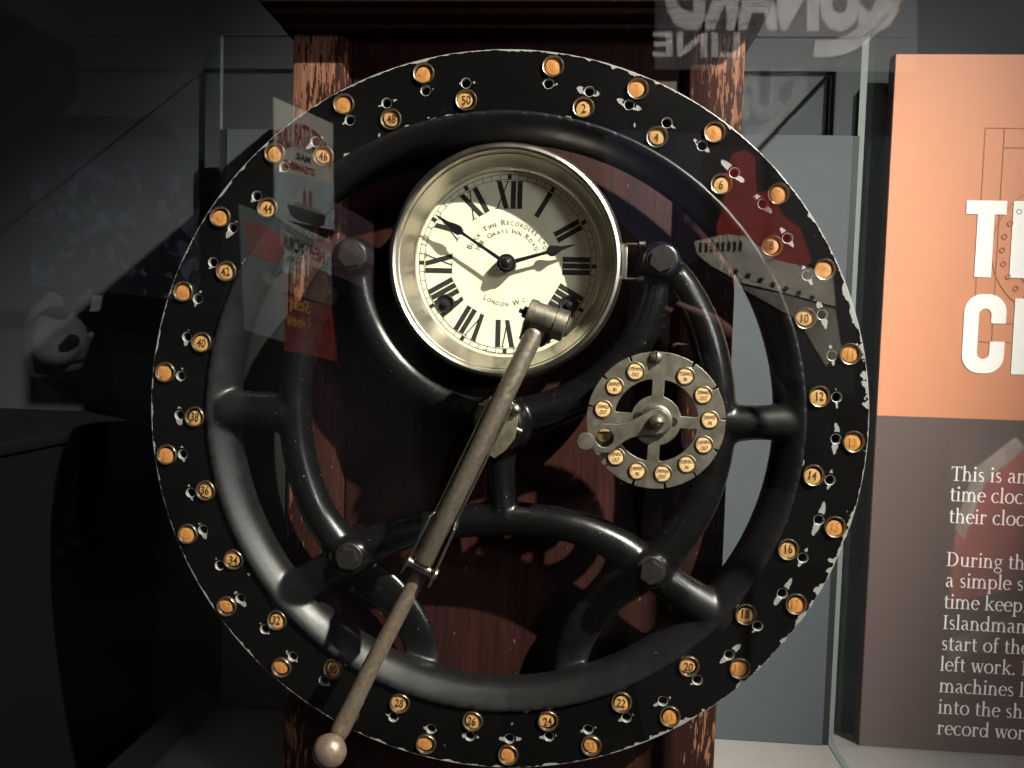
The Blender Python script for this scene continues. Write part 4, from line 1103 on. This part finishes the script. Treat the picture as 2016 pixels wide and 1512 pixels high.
# --- people
SKIN = mat('skin', (.42, .23, .17), .5, var=.08, vscale=30)
DARKCLOTH = mat('dark_clothes', (.012, .012, .014), .85, bump=.2, bscale=90)
GREYCOAT = mat('grey_jacket', (.30, .30, .30), .85, var=.25, vscale=9, bump=.3, bscale=40)
HAIR = mat('brown_hair', (.05, .04, .03), .6, var=.3, vscale=60)
def skinned(name, nodes, edges, m, parent, sub=2):
    """nodes: (x, y, z, radius) in world; one continuous skin"""
    me = bpy.data.meshes.new(name); L = np.array(parent.location)
    me.from_pydata([tuple(np.array(n[:3]) - L) for n in nodes], edges, [])
    o = bpy.data.objects.new(name, me); COL.objects.link(o); o.parent = parent
    md = o.modifiers.new('skin', 'SKIN'); md.use_smooth_shade = True
    if not me.skin_vertices: me.skin_vertices.new()
    for i, n in enumerate(nodes):
        r = n[3]; me.skin_vertices[0].data[i].radius = (r, r) if not isinstance(r, tuple) else r
    me.skin_vertices[0].data[0].use_root = True
    s = o.modifiers.new('sub', 'SUBSURF'); s.levels = sub; s.render_levels = sub
    me.materials.append(m); return o
def chain(a, n): return [(a + i, a + i + 1) for i in range(n - 1)]
def ellipsoid(name, c, r, m, parent, rot=(0, 0, 0), cutz=None):
    bm = bmesh.new(); bmesh.ops.create_uvsphere(bm, u_segments=24, v_segments=16, radius=1)
    for v in bm.verts: v.co = Vector((v.co.x * r[0], v.co.y * r[1], v.co.z * r[2]))
    if cutz is not None: bmesh.ops.delete(bm, geom=[v for v in bm.verts if v.co.z < cutz], context='VERTS')
    me = bm_me(name, bm, 80); o = obj(name, me, m, parent, tuple(np.array(c) - np.array(parent.location))); o.rotation_euler = rot; return o
# photographer: dark clothes, phone held up in both hands
ph = thing('person', 'person in dark clothes holding up a phone, only hands and forearm reflected beside the clock', 'person', (.08, -1.15, -1.35))
HXp = .09
wr = M(1440, 668, .50); el = M(1600, 935, .70); kn_ = M(1385, 650, .475)
body = [(HXp, -1.18, -.42, .13), (HXp, -1.18, -.70, .125), (HXp, -1.18, -.20, .15), (HXp, -1.16, -.06, .12), (HXp, -1.14, .02, .055), (HXp, -1.12, .12, .085), (HXp, -1.11, .19, .085), (HXp, -1.12, .25, .05),
        (HXp + .19, -1.15, -.10, .062), (*el, .046), (*(el * .5 + wr * .5), .040), (*wr, .027),
        (HXp - .19, -1.15, -.10, .062), (-.13, -.98, -.30, .046), (.0, -.86, -.10, .030)]
edges = [(0, 1), (0, 2), (2, 3), (3, 4), (4, 5), (5, 6), (6, 7), (3, 8), (8, 9), (9, 10), (10, 11), (3, 12), (12, 13), (13, 14)]
for s in (1, -1):
    b = len(body); body += [(HXp + s * .09, -1.18, -.86, .085), (HXp + s * .09, -1.17, -1.08, .058), (HXp + s * .09, -1.18, -1.29, .042), (HXp + s * .09, -1.08, -1.31, .035)]
    edges += [(1, b), (b, b + 1), (b + 1, b + 2), (b + 2, b + 3)]
skinned('body', body, edges, DARKCLOTH, ph)
hd = np.array([HXp, -1.09, .16])
def hand_me(side, wrist, knuckle, spread, curl):
    """palm plus five tapered fingers, one skin"""
    w, k = np.array(wrist), np.array(knuckle); f = (k - w) / np.linalg.norm(k - w); up = np.array(spread); up = up - f * (up @ f); up /= np.linalg.norm(up)
    nrm = np.cross(f, up)
    if nrm[1] < 0: nrm = -nrm
    nodes = [(*w, .023), (*(w * .5 + k * .5), .026)]; E = [(0, 1)]
    for i, (o, L) in enumerate(((.025, .070), (.0085, .080), (-.0085, .075), (-.0245, .058))):
        b = len(nodes); p0 = k + up * o
        nodes += [(*(p0), .0105), (*(p0 + f * L * .42 + nrm * curl * .2 * L), .0090), (*(p0 + f * L * .74 + nrm * curl * .5 * L), .0082), (*(p0 + f * L + nrm * curl * .9 * L), .0068)]
        E += [(1, b), (b, b + 1), (b + 1, b + 2), (b + 2, b + 3)]
    b = len(nodes); t0 = w * .68 + k * .32 - up * .030
    nodes += [(*t0, .0125), (*(t0 + f * .030 - up * .018), .0105), (*(t0 + f * .058 - up * .022), .0085)]
    E += [(1, b), (b, b + 1), (b + 1, b + 2)]
    return nodes, E
nd, E = hand_me(1, wr, kn_, (.15, .75, .66), -.10); skinned('right_hand', nd, E, SKIN, ph)
nd, E = hand_me(-1, M(1040, 790, .50), M(1085, 745, .47), (.6, .1, -.6), -.12); skinned('left_hand', nd, E, SKIN, ph)
ellipsoid('face', (HXp, -1.085, .165), (.072, .070, .105), SKIN, ph)
ellipsoid('hair', (HXp, -1.115, .20), (.084, .092, .105), HAIR, ph, cutz=-.02)
phone = thing('phone', 'black phone held up at the pane, reflected as a dark patch by the lever head', 'phone', (.045, -.815, .05))
kid('phone_body', box_me('phone_body', -.045, .099, -.823, -.8145, .030, .0975, .004), mat('black_phone', (.01, .01, .01), .3), phone)
# visitor in a grey hooded jacket, looking down at a leaflet
def VP(x, y, dd=0.): return M(x, y, 4.0 + dd)
vb = VP(118, 700); vis = thing('person', 'visitor in a grey hooded jacket looking down at a leaflet, reflected at the far left', 'person', (vb[0], vb[1], -1.35))
def n4(x, y, r, dd=0.): return (*VP(x, y, dd), r)
nodes = [n4(112, 705, .145), n4(110, 740, .15), n4(108, 660, .155), n4(112, 618, .12), n4(128, 600, .06), n4(140, 578, .085), n4(150, 560, .088),
         n4(92, 632, .085, -.12), n4(78, 690, .07, -.16), n4(110, 712, .06, -.2), n4(150, 660, .045, -.2),
         n4(130, 632, .08, .12), n4(150, 690, .06, .12), n4(170, 640, .042, .05)]
edges = [(0, 1), (0, 2), (2, 3), (3, 4), (4, 5), (5, 6), (3, 7), (7, 8), (8, 9), (9, 10), (3, 11), (11, 12), (12, 13)]
bx, by = VP(110, 740)[:2]; hz = VP(110, 740)[2]
for s in (-1, 1):
    b = len(nodes); nodes += [(bx + .02, by + s * .10, hz - .2, .09), (bx + .03, by + s * .10, (hz - 1.30) / 2 - .05, .065), (bx, by + s * .10, -1.28, .048), (bx + .12, by + s * .10, -1.31, .04)]
    edges += [(1, b), (b, b + 1), (b + 1, b + 2), (b + 2, b + 3)]
skinned('body', [(*n[:3], n[3] * .86) for n in nodes], edges, DARKCLOTH, vis)
def soft_union(name, meshes, m, parent, vox, it):
    """several closed solids grown together into one smooth surface"""
    me = join_me(name, meshes); L = Vector(parent.location)
    for v in me.vertices: v.co -= L
    o = obj(name, me, m, parent)
    r = o.modifiers.new('weld', 'REMESH'); r.mode = 'VOXEL'; r.voxel_size = vox; r.use_smooth_shade = True
    q = o.modifiers.new('soften', 'SMOOTH'); q.factor = .5; q.iterations = it
    return o
def T(pts, n=6): return tube_me('t', [(*VP(x, y, dd), r) for x, y, dd, r in pts], n, 20)
soft_union('jacket', [T([(112, 742, 0, .130), (108, 728, 0, .150), (106, 690, 0, .155), (106, 650, 0, .165), (114, 622, 0, .140), (124, 606, 0, .085), (128, 598, 0, .05)]),
    T([(98, 630, -.13, .078), (88, 662, -.17, .074), (90, 696, -.18, .070), (120, 700, -.19, .064), (150, 676, -.16, .05)]),
    T([(120, 640, -.06, .11), (132, 668, -.06, .115), (132, 705, -.04, .10)]),
    T([(128, 630, .12, .072), (136, 668, .14, .066), (146, 694, .12, .058), (172, 652, .06, .044)]),
    T([(124, 592, -.07, .03), (104, 586, -.05, .040), (94, 596, 0, .046), (104, 592, .06, .040), (126, 596, .08, .03)])], GREYCOAT, vis, .018, 4)
hc = VP(152, 566); ellipsoid('face', hc + np.array([.02, .01, -.015]), (.070, .065, .09), SKIN, vis, (0, .5, 0))
ellipsoid('hair', hc + np.array([-.008, .012, .02]), (.104, .105, .125), HAIR, vis, (0, .55, 0), -.095)
lf = VP(185, 598)
leaf = thing('leaflet', 'white leaflet in the hands of the grey jacketed visitor, reflected at the far left', 'leaflet', tuple(lf))
obj('sheet', mesh('sheet', [(-.03, .002, -.05), (.05, .03, -.04), (.07, .03, .05), (-.01, .002, .05), (-.03, 0, -.05), (.05, .028, -.04), (.07, .028, .05), (-.01, 0, .05)], [(0, 1, 2, 3), (7, 6, 5, 4), (0, 4, 5, 1), (1, 5, 6, 2), (2, 6, 7, 3), (3, 7, 4, 0)]), mat('white_paper', (.7, .72, .74), .7), leaf)
